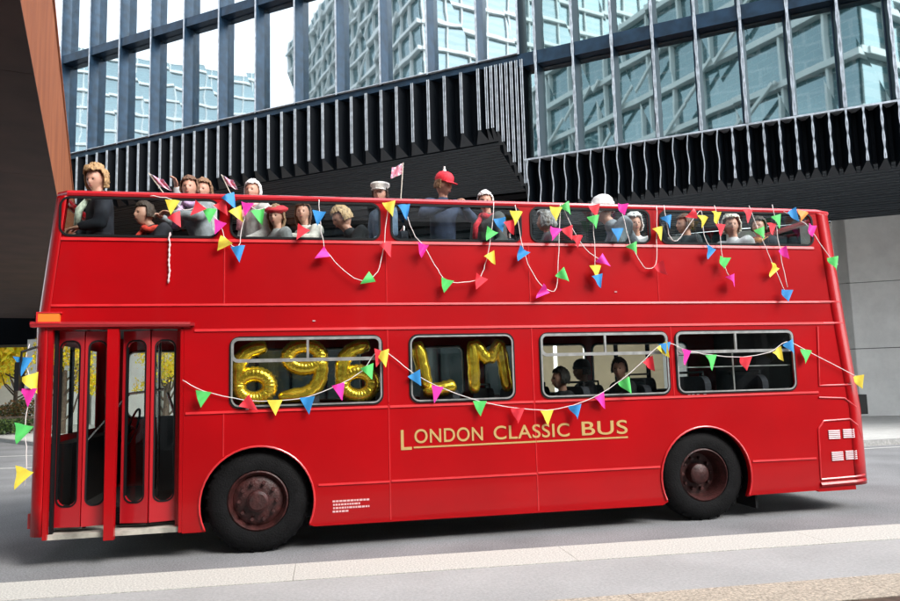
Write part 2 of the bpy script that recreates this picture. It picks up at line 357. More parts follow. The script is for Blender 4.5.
# ground floor: white stone panels
def wbox(mb, t0, t1, d0, d1, z0, z1):
    mb.hexa([WP(t0,d0,z0), WP(t1,d0,z0), WP(t1,d1,z0), WP(t0,d1,z0), WP(t0,d0,z1), WP(t1,d0,z1), WP(t1,d1,z1), WP(t0,d1,z1)])
mb = MB(); t = -22.0; g = .012
TL = [-22+2.55*k for k in range(10)]+[.56]
for a, b_ in zip(TL[:-1], TL[1:]):
    for z0, z1 in ((.12, 2.42), (2.42, 4.7), (4.7, 6.96)): wbox(mb, a+g, b_-g, 0, .1, z0+g, z1-g)
for a in [.62, 3.1, 5.6]:
    for z0, z1 in ((.12, 2.42), (2.42, 4.7), (4.7, 6.9)): wbox(mb, a+g, a+1.35-g, .12, .22, z0+g, z1-g)
mb.build('stone_panel', STONE, office)
mb = MB(); wbox(mb, -22, 9, .24, .5, .1, 6.97); wbox(mb, 9, 38, .36, .5, 4.4, 9.5); mb.build('recess_wall', NAVYD, office)
GR = mat('dark_ground_glass', (.02, .03, .03), .05, 0, spec=.8)
for k in range(6): mb = MB(); wbox(mb, 26.3+2.1*k, 27.3+2.1*k, -.2, .25, .1, 4.4); mb.build('column', STONE, office)
mb = MB(); wbox(mb, 12.3, 26, .25, .35, .1, 4.4); mb.build('shop_window', GR, office)
mb = MB()
for k in range(8): wbox(mb, 12.3+1.75*k, 12.38+1.75*k, .15, .25, .1, 4.4)
mb.build('window_frame', NAVYD, office)
CRM = mat('cream_wall', (.80, .64, .42), .6, 0, .12, 1.5)
mb = MB()
for k in range(5): wbox(mb, 6.4+1.17*k, 7.4+1.17*k, .15, .3, .1, 3.9)
mb.build('cream_panel', CRM, office)
mb = MB(); wbox(mb, 26, 38, 1.4, 1.5, .1, 4.4); mb.build('lobby_wall', mat('pale_lobby_wall', (.7, .68, .6), .6, 0, .5, .7), office)
# ribs across the recess wall
mb = MB()
for k in range(14): wbox(mb, 8.5, 34, .16+.06*(k%2), .30, 4.45+k*.35, 4.66+k*.35)
mb.build('wall_rib', mat('dark_rib_metal', (.022, .026, .032), .5, .3), office)

# ------------------------------------------------------------------ corten footbridge
bd = Vector((-.2357, .9718, 0)); bn = Vector((.9718, .2357, 0)); bo = Vector((-2.398, .171, 0))
def BP(t, o, z): return bo+bd*t+bn*o+Vector((0,0,z))
br = thing('footbridge', 'rust brown weathering steel footbridge crossing high over the road at the left', 'footbridge', (-5, 0, 5.7))
mb = MB()
for k in range(14):
    a, b_ = -13+3.6*k, -13+3.6*(k+1)-.012
    mb.hexa([BP(a,0,5.72), BP(b_,0,5.72), BP(b_,-.1,5.72), BP(a,-.1,5.72), BP(a,.0,8.25), BP(b_,.0,8.25), BP(b_,-.1,8.25), BP(a,-.1,8.25)])
mb.hexa([BP(-13,.03,8.255), BP(37,.03,8.255), BP(37,-.16,8.255), BP(-13,-.16,8.255), BP(-13,.03,8.32), BP(37,.03,8.32), BP(37,-.16,8.32), BP(-13,-.16,8.32)])
mb.build('parapet', CORT, br)
mb = MB()
for k in range(10):
    a, b_ = -13+5*k, -13+5*(k+1)-.01
    mb.hexa([BP(a,0,5.7), BP(b_,0,5.7), BP(b_,-6,5.7), BP(a,-6,5.7), BP(a,0,5.715), BP(b_,0,5.715), BP(b_,-6,5.715), BP(a,-6,5.715)])
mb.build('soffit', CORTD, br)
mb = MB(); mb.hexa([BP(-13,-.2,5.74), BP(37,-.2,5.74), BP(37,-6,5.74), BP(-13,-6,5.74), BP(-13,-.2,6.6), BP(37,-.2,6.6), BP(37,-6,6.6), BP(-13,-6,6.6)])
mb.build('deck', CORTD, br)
mb = MB(); mb.hexa([BP(-13,-6,5.72), BP(37,-6,5.72), BP(37,-6.1,5.72), BP(-13,-6.1,5.72), BP(-13,-6,8.25), BP(37,-6,8.25), BP(37,-6.1,8.25), BP(-13,-6.1,8.25)])
mb.build('parapet', CORT, br)
mb = MB()
for o in (-.8, -5): mb.hexa([BP(36,o,0), BP(36.8,o,0), BP(36.8,o-.5,0), BP(36,o-.5,0), BP(36,o,5.7), BP(36.8,o,5.7), BP(36.8,o-.5,5.7), BP(36,o-.5,5.7)])
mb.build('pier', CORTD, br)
mb = MB(); mb.box((-45, 36.5, 4.35), (-9.5, 39, 6.9)); e = thing('walkway', 'black high walkway crossing beyond the end of the footbridge', 'walkway', (-27, 37, 4.3)); mb.build('deck', NAVYD, e)
mb = MB(); [mb.box((x, 37.2, 0), (x+.5, 37.8, 4.35)) for x in (-44, -34)]; mb.build('pier', NAVYD, e)

# ------------------------------------------------------------------ planting and trees at the left
def foliage(pts_fn, n, size, seed, clump=None):
    rnd = random.Random(seed); mb = MB(); cl = clump or []
    for _ in range(n):
        p = Vector(pts_fn(rnd)); a = Vector((rnd.gauss(0,1), rnd.gauss(0,1), rnd.gauss(0,1))).normalized(); b_ = a.orthogonal().normalized(); q = rnd.random()*6.3
        b_ = (b_*math.cos(q)+a.cross(b_)*math.sin(q)); c_ = a.cross(b_); sz = size*rnd.uniform(.6, 1.4); mb.cur = rnd.randrange(3)
        mb.quad(p-b_*sz, p+c_*sz*.5, p+b_*sz, p-c_*sz*.5)
    return mb
def leafy(m):
    n = m.node_tree.nodes; L = m.node_tree.links; b = n['Principled BSDF']; o = n['Material Output']; t = n.new('ShaderNodeBsdfTranslucent'); t.inputs[0].default_value = b.inputs['Base Color'].default_value; x = n.new('ShaderNodeMixShader'); x.inputs[0].default_value = .55
    L.new(b.outputs[0], x.inputs[1]); L.new(t.outputs[0], x.inputs[2]); L.new(x.outputs[0], o.inputs[0]); return m
YEL = [mat('yellow_leaf', (.92, .76, .04), .6), mat('lime_leaf', (.68, .68, .05), .6), mat('gold_leaf', (.90, .62, .04), .6)]
GRN = [mat('green_leaf', (.05, .10, .02), .6), mat('dark_leaf', (.025, .055, .018), .6), mat('fresh_leaf', (.10, .15, .03), .6)]
for m_ in YEL: leafy(m_)
BARK = mat('bark', (.07, .05, .035), .9, 0, .4, 12, .4, 20)
def tree(x, y, h, r, seed, label, leaves=20000):
    rnd = random.Random(seed); t = thing('street_tree', label, 'tree', (x, y, .1), group='autumn trees beyond the bridge')
    mb = MB(); top = Vector((x+rnd.uniform(-.3,.3), y, h*.55)); mb.tube([(x,y,.1),(x+.05,y,h*.25),top],[.16,.12,.08]); tips = []
    for k in range(9):
        a = k*2.4; z0 = h*(.12+.04*k); e_ = Vector((x+math.cos(a)*r*.7, y+math.sin(a)*r*.7, z0+h*.22+rnd.random()))
        mb.tube([(x,y,z0), ((x+e_.x)/2, (y+e_.y)/2, z0+h*.08), e_], [.06,.04,.015], 6); tips.append(e_)
    mb.build('trunk', BARK, t, True)
    cl = [(tp+Vector((rnd.gauss(0,.4), rnd.gauss(0,.4), rnd.gauss(0,.5))), rnd.uniform(.5, 1.0)*r*.55) for tp in tips*2]+[(Vector((x, y, h*.8)), r*.6)]
    def f(rn):
        c_, q = rn.choice(cl); d = Vector((rn.gauss(0,1), rn.gauss(0,1), rn.gauss(0,.8))).normalized()*q*rn.random()**.45; return c_+d
    foliage(f, leaves, .15*r/2.4, seed).build('crown', YEL, t)
tree(-17.5, 46, 9.5, 3.6, 1, 'yellow leaved tree beyond the hedge beside the bus front')
tree(-23.5, 49, 9.5, 4.2, 2, 'lime yellow tree at the left edge beyond the hedge')
tree(-20.5, 55, 11, 4.6, 3, 'tallest pale yellow tree in the distance past the black walkway')
tree(-29, 52, 10, 4.2, 4, 'golden tree furthest left beyond the hedge')
tree(-8.3, 23.2, 4.6, 1.1, 5, 'small yellow tree seen through the bus door panes', 3600)
tree(-4.7, 24.0, 4.4, 1.0, 6, 'slim yellow tree on the pavement seen through the rear door pane', 2600)
def hedge(x0, y0, x1, y1, wd, h, seed, lab, ms, nm='hedge'):
    a = Vector((x0,y0,0)); b_ = Vector((x1,y1,0)); d = (b_-a); nn = Vector((-d.y, d.x, 0)).normalized()
    def f(rn):
        t_ = rn.random(); hh = h*(.75+.3*noise.noise(Vector((t_*9, seed, 0)))); return a+d*t_+nn*rn.uniform(-wd/2, wd/2)+Vector((0,0,.12+hh*rn.random()**.6))
    o = foliage(f, int(d.length*wd*900), .06, seed).build(nm, ms); tag(o, lab, 'hedge'); return o
hedge(-9.9, 24.2, -17, 26.6, 1.2, .75, 11, 'low clipped green hedge along the far kerb at the left', GRN)
hedge(-10.4, 27.0, -20, 29.6, 1.6, 1.5, 12, 'rusty autumn shrubs behind the low green hedge', [mat('rust_leaf', (.22, .11, .04), .7), mat('olive_leaf', (.12, .11, .03), .7), GRN[1]])
mb = MB(); mb.hexa([(-10.2,26.0,.1),(-22,29.6,.1),(-22,29.9,.1),(-10.2,26.3,.1),(-10.2,26.0,.75),(-22,29.6,.75),(-22,29.9,.75),(-10.2,26.3,.75)])
tag(mb.build('garden_wall', mat('brown_stone', (.22, .17, .12), .8, 0, .3, 6)), 'low brown garden wall between the hedge and the autumn shrubs', 'wall')
def simple_block(name, lab, x0, x1, y0, y1, h, wm_, gm, cols, rows, side):
    t = thing(name, lab, 'building', ((x0+x1)/2, (y0+y1)/2, 0)); MB().box((x0,y0,0),(x1,y1,h)).build('wall', wm_, t)
    yy = y0-.02 if side < 0 else y1+.02; dx = (x1-x0)/cols; dz = (h-4)/rows
    for i in range(cols):
        for j in range(rows):
            a = x0+dx*i+dx*.12; z0 = 4+dz*j+dz*.16
            MB().box((a, min(yy, yy+.02*side), z0), (a+dx*.76, max(yy, yy+.02*side), z0+dz*.7)).build('window', gm, t)
    return t
simple_block('pale_building', 'pale office block far behind the yellow trees', -60, -14, 62, 75, 20, mat('pale_render', (.5,.5,.46), .7, 0, .05), mat('far_window', (.05,.07,.08), .1), 12, 5, -1)
# building on the near side, behind the photographer (it is what the office windows mirror)
OG = facade_glass('pale_blue_glass', (.50, .62, .66), .35, (.03, .075, .085), .01); OW = mat('white_frame', (.62, .66, .66), .5)
CW = mat('core_wall', (.06, .11, .12), .5)
def glass_block(name, label, x0, x1, y0, y1, h, seed, st=3.3):
    rnd = random.Random(seed); t = thing(name, label, 'building', ((x0+x1)/2, (y0+y1)/2, 0))
    MB().box((x0, y0, 0), (x1, y1-.12, h)).build('wall', CW, t); MB().box((x0+.1, y1-.12, 0), (x1-.1, y1-.0, h-.2)).box((x1-.12, y0+.1, 0), (x1+.02, y1-.2, h-.2)).build('glazing', OG, t)
    mb = MB(); j = 0
    while j*st+2.9 < h: mb.box((x0-.4, y1+.005, st*j+2.9), (x1+.4, y1+.6, st*j+3.3)); mb.box((x1+.03, y0, st*j+2.9), (x1+.5, y1, st*j+3.3)); j += 1
    mb.build('floor_band', OW, t)
    mb = MB(); x = x0
    while x < x1: mb.box((x, y1+.005, 0), (x+.16, y1+.4, h)); x += 2.9
    y = y0
    while y < y1: mb.box((x1+.03, y, 0), (x1+.3, y+.16, h)); y += 2.9
    mb.build('mullion', OW, t)
    mb = MB(); x = x0; w6 = 8.7
    while x < x1-w6:
        z = 0
        while z < h-6.6: mb.bar((x, y1+.8, z), (x+w6, y1+.8, z+6.6), .2, .2); z += 6.6
        x += w6
    mb.build('brace', OW, t); return t
glass_block('glass_office', 'tall braced glass office on the near side of the street', -38, 2, -24, -13, 30, 1)
glass_block('glass_office', 'low glass office on the near side of the street past the bus', 3, 48, -24, -13, 10, 2)
glass_block('glass_tower', 'glass tower standing far down the near side of the street', -95, -46, -50, -9, 62, 3)
glass_block('glass_office', 'distant tall glass office closing the street far beyond the footbridge', -150, -118, -8, 70, 64, 4)
# ------------------------------------------------------------------ the bus
bus = thing('double_decker_bus', 'red open top double decker bus hung with bunting and lettered LONDON CLASSIC BUS', 'bus', (2.5, 1.25, 0))
W = 2.5; ZT = 3.60; UF = 2.44      # width, top of side, upper deck floor
def fx(z): return -2.10 if z < 2.3 else -2.10+(z-2.3)*.105
def rx(z):
    if z < 1.2: return 7.23
    if z < 2.3: return 7.23-(z-1.2)*.11
    return 7.11-(z-2.3)*.09
RF, RR = .12, .32
WIN_U = [(-1.90, -.40), (-.27, 1.27), (1.40, 2.86), (2.98, 4.43), (4.57, 6.60)]
WIN_L = [(-.27, 1.27), (1.57, 2.72), (3.03, 4.57), (4.67, 6.21)]
def side(y0, th, near):
    o = []
    if near:
        o += [(-.72, .25), (-.56, .25)]
        o += [(.0+.56*math.cos(a), .5+.555*math.sin(a)) for a in [PI+.46-(PI+.92)*k/24 for k in range(25)]]
        o += [(.56, .235), (4.40, .215)]
        o += [(4.965+.555*math.cos(a), .5+.565*math.sin(a)) for a in [PI+.46-(PI+.92)*k/24 for k in range(25)]]
        o += [(5.53, .26), (6.40, .265), (6.40, .25), (rx(.3)-RR, .25)]
    else:
        o += [(fx(.3)+RF, .3), (-.56, .3)]+[(.56*math.cos(a), .5+.555*math.sin(a)) for a in [PI+.3-(PI+.6)*k/20 for k in range(21)]]
        o += [(4.965+.555*math.cos(a), .5+.565*math.sin(a)) for a in [PI+.3-(PI+.6)*k/20 for k in range(21)]]+[(rx(.3)-RR, .3)]
    o += [(rx(z)-RR, z) for z in (1.2, 1.8, 2.3, ZT)]
    o += [(fx(z)+RF, z) for z in (ZT, 2.3)]
    if near: o += [(fx(2.3)+RF, 2.26), (-.72, 2.26)]
    holes = []
    for i, (a, b) in enumerate(WIN_U): holes.append(rrect(a, b, 3.2, 3.585, .07 if i not in (0,) else .09))
    for a, b in WIN_L: holes.append(rrect(a, b, 1.45, 2.16, .09))
    if not near: holes.append(rrect(-1.75, -.55, 1.3, 2.16, .09))
    return plate('side_panel', [o]+holes, y0, th, RED, bus)
side(0, .045, True); side(W-.045, .045, False)
def corner_loft(name, fn, r, zs, sgn, lo, hi, y_in=None, holes=()):
    """rounded end of the body; fn(z) gives x of the end face, sgn -1 front +1 rear"""
    mb = MB(); rows = []
    ys = []
    for k in range(7): a = PI/2*k/6; ys.append((r-r*math.sin(a), r-r*math.cos(a)))   # (inset from end, y)
    prof = [(i_, y) for i_, y in ys]+[(0, W/2)]+[(i_, W-y) for i_, y in reversed(ys)]
    zs = sorted(set(zs)); n = len(prof)
    for z in zs: rows.append([(fn(z)-sgn*i_, y, z) for i_, y in prof])
    vs = [p for q in rows for p in q]; fs = []
    for i in range(len(zs)-1):
        zm = (zs[i]+zs[i+1])/2
        for k in range(n-1):
            if 6 <= k <= 7 and any(a < zm < b for a, b in holes): continue
            fs.append((i*n+k, i*n+k+1, (i+1)*n+k+1, (i+1)*n+k))
    mb.add(vs, fs); o = mb.build(name, RED, bus, True)
    md = o.modifiers.new('thick', 'SOLIDIFY'); md.thickness = .02; md.offset = 0
    for a, b in holes:
        g = MB(); g.quad((fn(a)-sgn*.01, r, a), (fn(a)-sgn*.01, W-r, a), (fn(b)-sgn*.01, W-r, b), (fn(b)-sgn*.01, r, b)); g.build('windscreen' if sgn < 0 else 'rear_window', BGL, bus)
    return o
corner_loft('front_panel', fx, RF, [.30,.6,.9,1.2,1.7,2.16,2.3,2.5,2.8,3.2,3.58,ZT], -1, 0, 0, holes=((1.2,2.16),(3.2,3.58)))
corner_loft('rear_panel', rx, RR, [.30,.55,.9,1.2,1.75,2.16,2.3,2.5,2.9,3.2,3.585,ZT], 1, 0, 0, holes=((3.2,3.585),))
# black windscreen pillars, headlights, number-free grille at the front
MB().box((-2.11, 1.23, 1.2), (-2.07, 1.27, 2.16)).build('windscreen_pillar', BLACK, bus)
for y in (.42, .62, 1.88, 2.08):
    hl = MB(); hl.lathe_y((0,0,0), [(.0, 0), (.08, 0), (.085, .03), (.0, .03)], 20)
    hl.v = [(-2.115+v[1], y+v[0], .72+v[2]) for v in hl.v]; hl.build('headlight', mat('lamp_glass', (.7,.7,.68), .1), bus, True)
MB().box((-2.15, .15, .36), (-2.08, 2.35, .5)).build('bumper', RED2, bus)
MB().hexa([(-2.092,.5,2.47),(-2.04,.5,2.47),(-2.04,2.0,2.47),(-2.092,2.0,2.47),(-2.058,.5,2.85),(-2.0,.5,2.85),(-2.0,2.0,2.85),(-2.058,2.0,2.85)]).build('destination_box', BLACK, bus)
# floors, bulkheads, chassis
MB().box((-1.95, .5, .42), (6.8, W-.5, .5)).box((.62, .05, .42), (4.36, .498, .5)).box((.62, W-.498, .42), (4.36, W-.05, .5)).build('lower_floor', DARKIN, bus)
MB().box((-1.98, .05, UF-.12), (6.72, W-.05, UF)).build('upper_floor', mat('upper_deck_floor', (.12,.12,.12), .8), bus)
MB().box((-1.4, .35, .28), (6.4, 2.15, .415)).box((5.75, .1, .3), (6.9, 2.4, .9)).build('chassis', BLACK, bus)
for cx in (0, 4.965):
    MB().lathe_y((cx, .05, .5), [(.575, 0), (.575, .42), (.0, .42)], 30, -.35, PI+.35).build('wheel_housing', BLACK, bus); MB().lathe_y((cx, 2.03, .5), [(.0, 0), (.575, 0), (.575, .42)], 30, -.35, PI+.35).build('wheel_housing', BLACK, bus)
MB().box((-.70, .06, .5), (-.66, .9, 2.3)).build('door_bulkhead', DARKIN, bus)
# entry step (pale), platform
stp = MB().box((-1.97, .03, .262), (-.73, .42, .31)).build('entry_step', mat('worn_step', (.42, .40, .34), .6, .1, .4, 8), bus)
MB().box((-1.95, .42, .30), (-.73, .50, .47)).build('step_riser', BLACK, bus)
# horizontal and vertical beads
def bead(name, x0, z0, x1, z1, wd=.022, pr=.012):
    mb = MB(); d = Vector((x1-x0, 0, z1-z0)); n_ = Vector((-d.z, 0, d.x)).normalized()*wd/2
    a = Vector((x0, 0, z0)); b = Vector((x1, 0, z1)); o = Vector((0, -pr, 0)); i_ = Vector((0, .002, 0))
    mb.hexa([a-n_+i_, b-n_+i_, b-n_+o, a-n_+o, a+n_+i_, b+n_+i_, b+n_+o*.6, a+n_+o*.6]); return mb.build(name, RED2, bus)
bead('waist_bead', fx(3.16)+RF, 3.165, 6.6, 3.165, .03)
bead('waist_bead', fx(2.5)+RF, 2.50, rx(2.5)-RR, 2.50)
bead('waist_bead', -.62, 2.24, rx(2.24)-RR, 2.24, .026)
for a, b in ((-.70, 1.325), (1.345, 2.93), (2.95, 6.5)): bead('waist_bead', a, 1.412, b, 1.412, .024)
for a, b in ((.60, 1.33), (1.35, 2.93), (2.95, 4.39), (5.56, 6.40)): bead('skirt_bead', a, .645, b, .640, .02)
for x, a, b in ((-.335, 2.51, 3.15), (-.335, .97, 1.40), (1.335, 2.51, 3.15), (1.335, .25, 1.44), (1.335, 1.46, 2.22), (2.94, 2.51, 3.15), (2.94, .24, 2.22), (4.50, 2.51, 3.15), (4.62, 1.43, 2.22)):
    bead('panel_joint', x, a, x, b, .012, .006)
# arch lips
for cx, z_, rr_ in ((0, .5, .56), (4.965, .5, .565)):
    pts = [(cx+rr_*math.cos(a), -.008, z_+rr_*math.sin(a)) for a in [PI+.42-(PI+.84)*k/28 for k in range(29)]]
    MB().tube(pts, .011, 6).build('arch_lip', RED2, bus, True)
# top rail
mb = MB(); rl = [(fx(ZT)+.02, .5, ZT+.03), (fx(ZT)+.03, .10, ZT+.03), (fx(ZT)+.12, .02, ZT+.03), (1, .015, ZT+.028), (3, .015, ZT+.026), (rx(ZT)-RR, .015, ZT+.02), (rx(ZT)-.1, .1, ZT+.02), (rx(ZT)-.01, .35, ZT+.02), (rx(ZT)-.01, 2.2, ZT+.02), (rx(ZT)-RR, 2.485, ZT+.02), (fx(ZT)+.12, 2.48, ZT+.03), (fx(ZT)+.02, 2.3, ZT+.03), (fx(ZT)+.02, .5, ZT+.03)]
mb.tube(rl, .033, 8); mb.build('top_rail', mat('rail_red_gloss', (.55, .02, .03), .22, 0, .1, 4, coat=.8), bus, True)
# windows
def ring(x0, x1, z0, z1, r, wd, y0, th, m, name, parent):
    return plate(name, [rrect(x0, x1, z0, z1, r), rrect(x0+wd, x1-wd, z0+wd, z1-wd, max(.01, r-wd))], y0, th, m, parent)
def window(x0, x1, z0, z1, y, gl, kind, sgn=-1):
    g = MB().quad((x0+.005, y, z0+.005), (x1-.005, y, z0+.005), (x1-.005, y, z1-.005), (x0+.005, y, z1-.005)); wdo = g.build('window', gl, bus)
    yo = y-.035 if sgn < 0 else y-.01
    ring(x0-.012, x1+.012, z0-.012, z1+.012, .10, .022, yo-.006, .02, BLACK, 'rubber_seal', wdo)
    if kind == 'hopper':
        zt = 1.905; ft = plate('hopper_frame', [rrect(x0+.004, x1-.004, zt, z1-.002, .07), rrect(x0+.03, x1-.03, zt+.035, z1-.03, .05)], yo-.014, .026, ALU, wdo)
        MB().box(((x0+x1)/2-.012, yo-.012, zt+.03), ((x0+x1)/2+.012, yo+.012, z1-.02)).build('glazing_bar', ALU, wdo)
    if kind != 'rubber':
        ring(x0+.005, x1-.005, z0+.005, z1-.005, .09, .016, yo-.012, .012, ALU, 'frame', wdo)
    return wdo
for i, (a, b) in enumerate(WIN_L): window(a, b, 1.45, 2.16, .03, BGL, 'hopper' if i != 1 else 'plain'); window(a, b, 1.45, 2.16, W-.03, BGL, 'plain', 1)
window(-1.75, -.55, 1.3, 2.16, W-.03, BGL, 'plain', 1)
for i, (a, b) in enumerate(WIN_U): window(a, b, 3.2, 3.585, .03, BGLU, 'rubber'); window(a, b, 3.2, 3.585, W-.03, BGLU, 'rubber', 1)
w4 = MB(); w4.box((4.69, .05, 1.74), (6.19, .062, 1.752)); w4.box((5.42, .05, 1.46), (5.436, .062, 1.9)); w4.build('safety_rail', ALU, bus)
# lining inside
MB().box((-.7, .052, 1.09), (6.6, .07, 1.43)).box((.65, .052, .5), (4.35, .07, 1.085)).box((-.7, W-.07, 1.09), (6.6, W-.052, 1.43)).box((-.6, .5, 2.295), (6.6, 2.0, 2.315)).build('lining', CREAMIN, bus)
MB().box((6.66, .06, .5), (6.70, W-.06, 2.3)).build('rear_bulkhead', DARKIN, bus)
# doors : canopy, posts, four narrow folding leaves
mb = MB(); mb.tube([(-2.13,-.02,2.315),(-.66,-.025,2.30)], .028, 8); mb.box((-2.12,-.045,2.285),(-.62,.0,2.315)); mb.build('door_canopy', mat('dark_red_paint', (.30,.01,.015), .4, coat=.3), bus)
MB().box((-1.975,-.004,.27),(-1.935,.05,2.27)).build('door_post', RED, bus)
MB().box((-1.934,.06,.31),(-1.905,.11,2.27)).build('door_edge', BLACK, bus)
MB().box((-.755,-.0,.26),(-.722,.10,2.27)).box((-.80,.10,.3),(-.755,.14,2.27)).build('door_post', RED, bus)
cp = MB(); cp.hexa([(-1.425,-.05,.24),(-1.335,-.05,.24),(-1.335,.02,.24),(-1.425,.02,.24),(-1.435,-.03,2.26),(-1.33,-.03,2.26),(-1.33,.04,2.26),(-1.435,.04,2.26)]); cp.build('centre_post', RED, bus)
def leaf(xa, xb, ya, yb):
    """a narrow door leaf with a tall pane with rounded ends; runs from (xa,ya) to (xb,yb)"""
    wl = math.hypot(xb-xa, yb-ya); fnm = lambda c: (xa+(xb-xa)*c.x/wl+(yb-ya)/wl*c.z, ya+(yb-ya)*c.x/wl-(xb-xa)/wl*c.z, c.y)
    cu = bpy.data.curves.new('leaf', 'CURVE'); cu.dimensions = '2D'; cu.fill_mode = 'BOTH'; cu.extrude = .014
    mg = wl*.16
    for lp in ([(0,.36),(wl,.36),(wl,2.25),(0,2.25)], rrect(mg, wl-mg, .56, 2.15, min(.09, (wl-2*mg)/2-.002), 6)):
        sp = cu.splines.new('POLY'); sp.points.add(len(lp)-1); sp.use_cyclic_u = True
        for i, (x, z) in enumerate(lp): sp.points[i].co = (x, z, 0, 1)
    o = curve_obj('door_leaf', cu, fnm, mat('door_red_paint', (.42, .006, .012), .35, coat=.4), bus)
    pn = MB(); pn.quad(*[fnm(Vector(q)) for q in ((mg,.56,0),(wl-mg,.56,0),(wl-mg,2.15,0),(mg,2.15,0))]); pn.build('pane', BGL, o)
    cu = bpy.data.curves.new('seal', 'CURVE'); cu.dimensions = '2D'; cu.fill_mode = 'BOTH'; cu.extrude = .018
    for lp in (rrect(mg-.012, wl-mg+.012, .548, 2.162, .08, 6), rrect(mg+.004, wl-mg-.004, .564, 2.146, .066, 6)):
        sp = cu.splines.new('POLY'); sp.points.add(len(lp)-1); sp.use_cyclic_u = True
        for i, (x, z) in enumerate(lp): sp.points[i].co = (x, z, 0, 1)
    curve_obj('pane_seal', cu, fnm, BLACK, o)
    return o
leaf(-1.93, -1.665, .14, .09); leaf(-1.66, -1.44, .09, .15); leaf(-1.32, -1.055, .17, .10); leaf(-1.045, -.79, .10, .16)
MB().box((-1.655,.11,.34),(-1.63,.16,2.26)).box((-1.07,.11,.34),(-1.04,.16,2.26)).build('hinge_rubber', BLACK, bus)
# cab
MB().box((-2.0, .25, .5), (-1.8, 2.4, 1.15)).build('dashboard', BLACK, bus)
mb = MB(); cw = Vector((-1.55, 1.85, 1.22)); mb.tube([cw+Vector((.12*math.sin(a)*.5, .24*math.cos(a), .24*math.sin(a)*.87)) for a in [2*PI*k/24 for k in range(25)]], .014, 6); mb.tube([cw, (-1.8,1.85,.95)], .025); mb.build('steering_wheel', BLACK, bus, True)
MB().box((-1.25,1.6,.5),(-.8,2.1,.95)).box((-.85,1.6,.95),(-.75,2.1,1.6)).build('driver_seat', SEATM, bus)
MB().box((-1.2, 1.42, .5), (-.7, 1.46, 1.35)).build('cab_door', mat('cab_grey', (.06,.07,.08), .6), bus)
mb = MB(); mb.tube([(-1.78,.35,1.05),(-1.35,.6,1.62),(-1.0,.62,1.66)], .016); mb.tube([(-.95,.5,1.62),(-.80,.35,1.25)], .016); mb.tube([(-1.1,.9,.5),(-1.1,.9,2.3)], .018); mb.build('grab_rail', CHROMED, bus, True)
# indicator lamp on the front corner
il = MB(); il.box((-2.06,-.045,2.335),(-1.87,.0,2.42)); il.build('indicator_lamp', mat('amber_lens', (.80,.22,.03), .25, coat=.5), bus)
MB().box((-2.075,-.05,2.32),(-1.855,.002,2.337)).box((-2.075,-.05,2.42),(-1.855,.002,2.433)).box((-2.075,-.05,2.337),(-2.06,.002,2.42)).build('lamp_bezel', RED2, bus)
# mirror arm
mb = MB(); mb.tube([(-2.1,.06,2.1),(-2.2,-.02,2.05),(-2.2,-.02,1.95)], .012); mb.box((-2.23,-.1,1.68),(-2.19,.06,1.95)); mb.build('mirror', BLACK, bus)
# rear corner furniture : engine hatch, vents, bumper, upper hatch, lamp
def rear_y(x, z, pr=.006):
    d = x-(rx(z)-RR)
    if d <= 0: return -pr
    d = min(d, RR-.0005); return RR-math.sqrt(RR*RR-d*d)-pr
def rp(x0, z, pr=.004):
    """point on the rounded corner for a distance x0 measured along the flat side"""
    lo, hi = x0, rx(z)-.001
    for _ in range(30):
        m_ = (lo+hi)/2
        if m_-.85*max(0, rear_y(m_, z, 0)) < x0: lo = m_
        else: hi = m_
    return (lo, rear_y(lo, z, pr), z)
def rear_line(name, pts, r=.011, m=RED2):
    out = []
    for (x0, z0), (x1, z1) in zip(pts[:-1], pts[1:]):
        for k in range(6): t = k/6; x = x0+(x1-x0)*t; z = z0+(z1-z0)*t; out.append(rp(x, z))
    x, z = pts[-1]; out.append(rp(x, z)); return MB().tube(out, r, 6).build(name, m, bus, True)
rear_line('hatch_outline', [(6.44,.40),(6.46,.98),(6.54,1.07),(6.90,1.08),(7.00,1.0),(7.04,.85)])
rear_line('hatch_outline', [(6.56,2.2),(6.52,1.49),(6.96,1.49)])
rear_line('panel_joint', [(6.5,1.35),(6.85,1.33),(7.0,1.22)])
rear_line('panel_joint', [(6.64,2.24),(6.92,2.24)]); rear_line('panel_joint', [(6.62,2.5),(6.9,2.5)]); rear_line('panel_joint', [(6.44,.39),(6.9,.40),(7.06,.41)], .014)
rear_line('bumper', [(6.43,.33),(6.9,.34),(7.06,.35)], .028, RED)
for x0, z0 in ((6.59,.855),(6.79,.86),(6.61,.60),(6.80,.605)):
    mb = MB()
    for k in range(5):
        z = z0+.022*k; A = Vector(rp(x0, z)); B = Vector(rp(x0+.155, z)); n_ = Vector((B.y-A.y, -(B.x-A.x), 0)).normalized()*.014; A -= n_*.4; B -= n_*.4; u_ = Vector((0,0,.014))
        mb.hexa([A, B, B+n_, A+n_, A+u_, B+u_, B+n_*.7+u_, A+n_*.7+u_])
    mb.build('air_vent', mat('vent_metal', (.50,.38,.40), .45, .3), bus)
MB().box((7.15,.14,1.12),(7.29,.30,1.36)).build('rear_lamp', BLACK, bus)
MB().box((5.60,.06,.10),(5.63,.45,.34)).build('mud_flap', BLACK, bus)
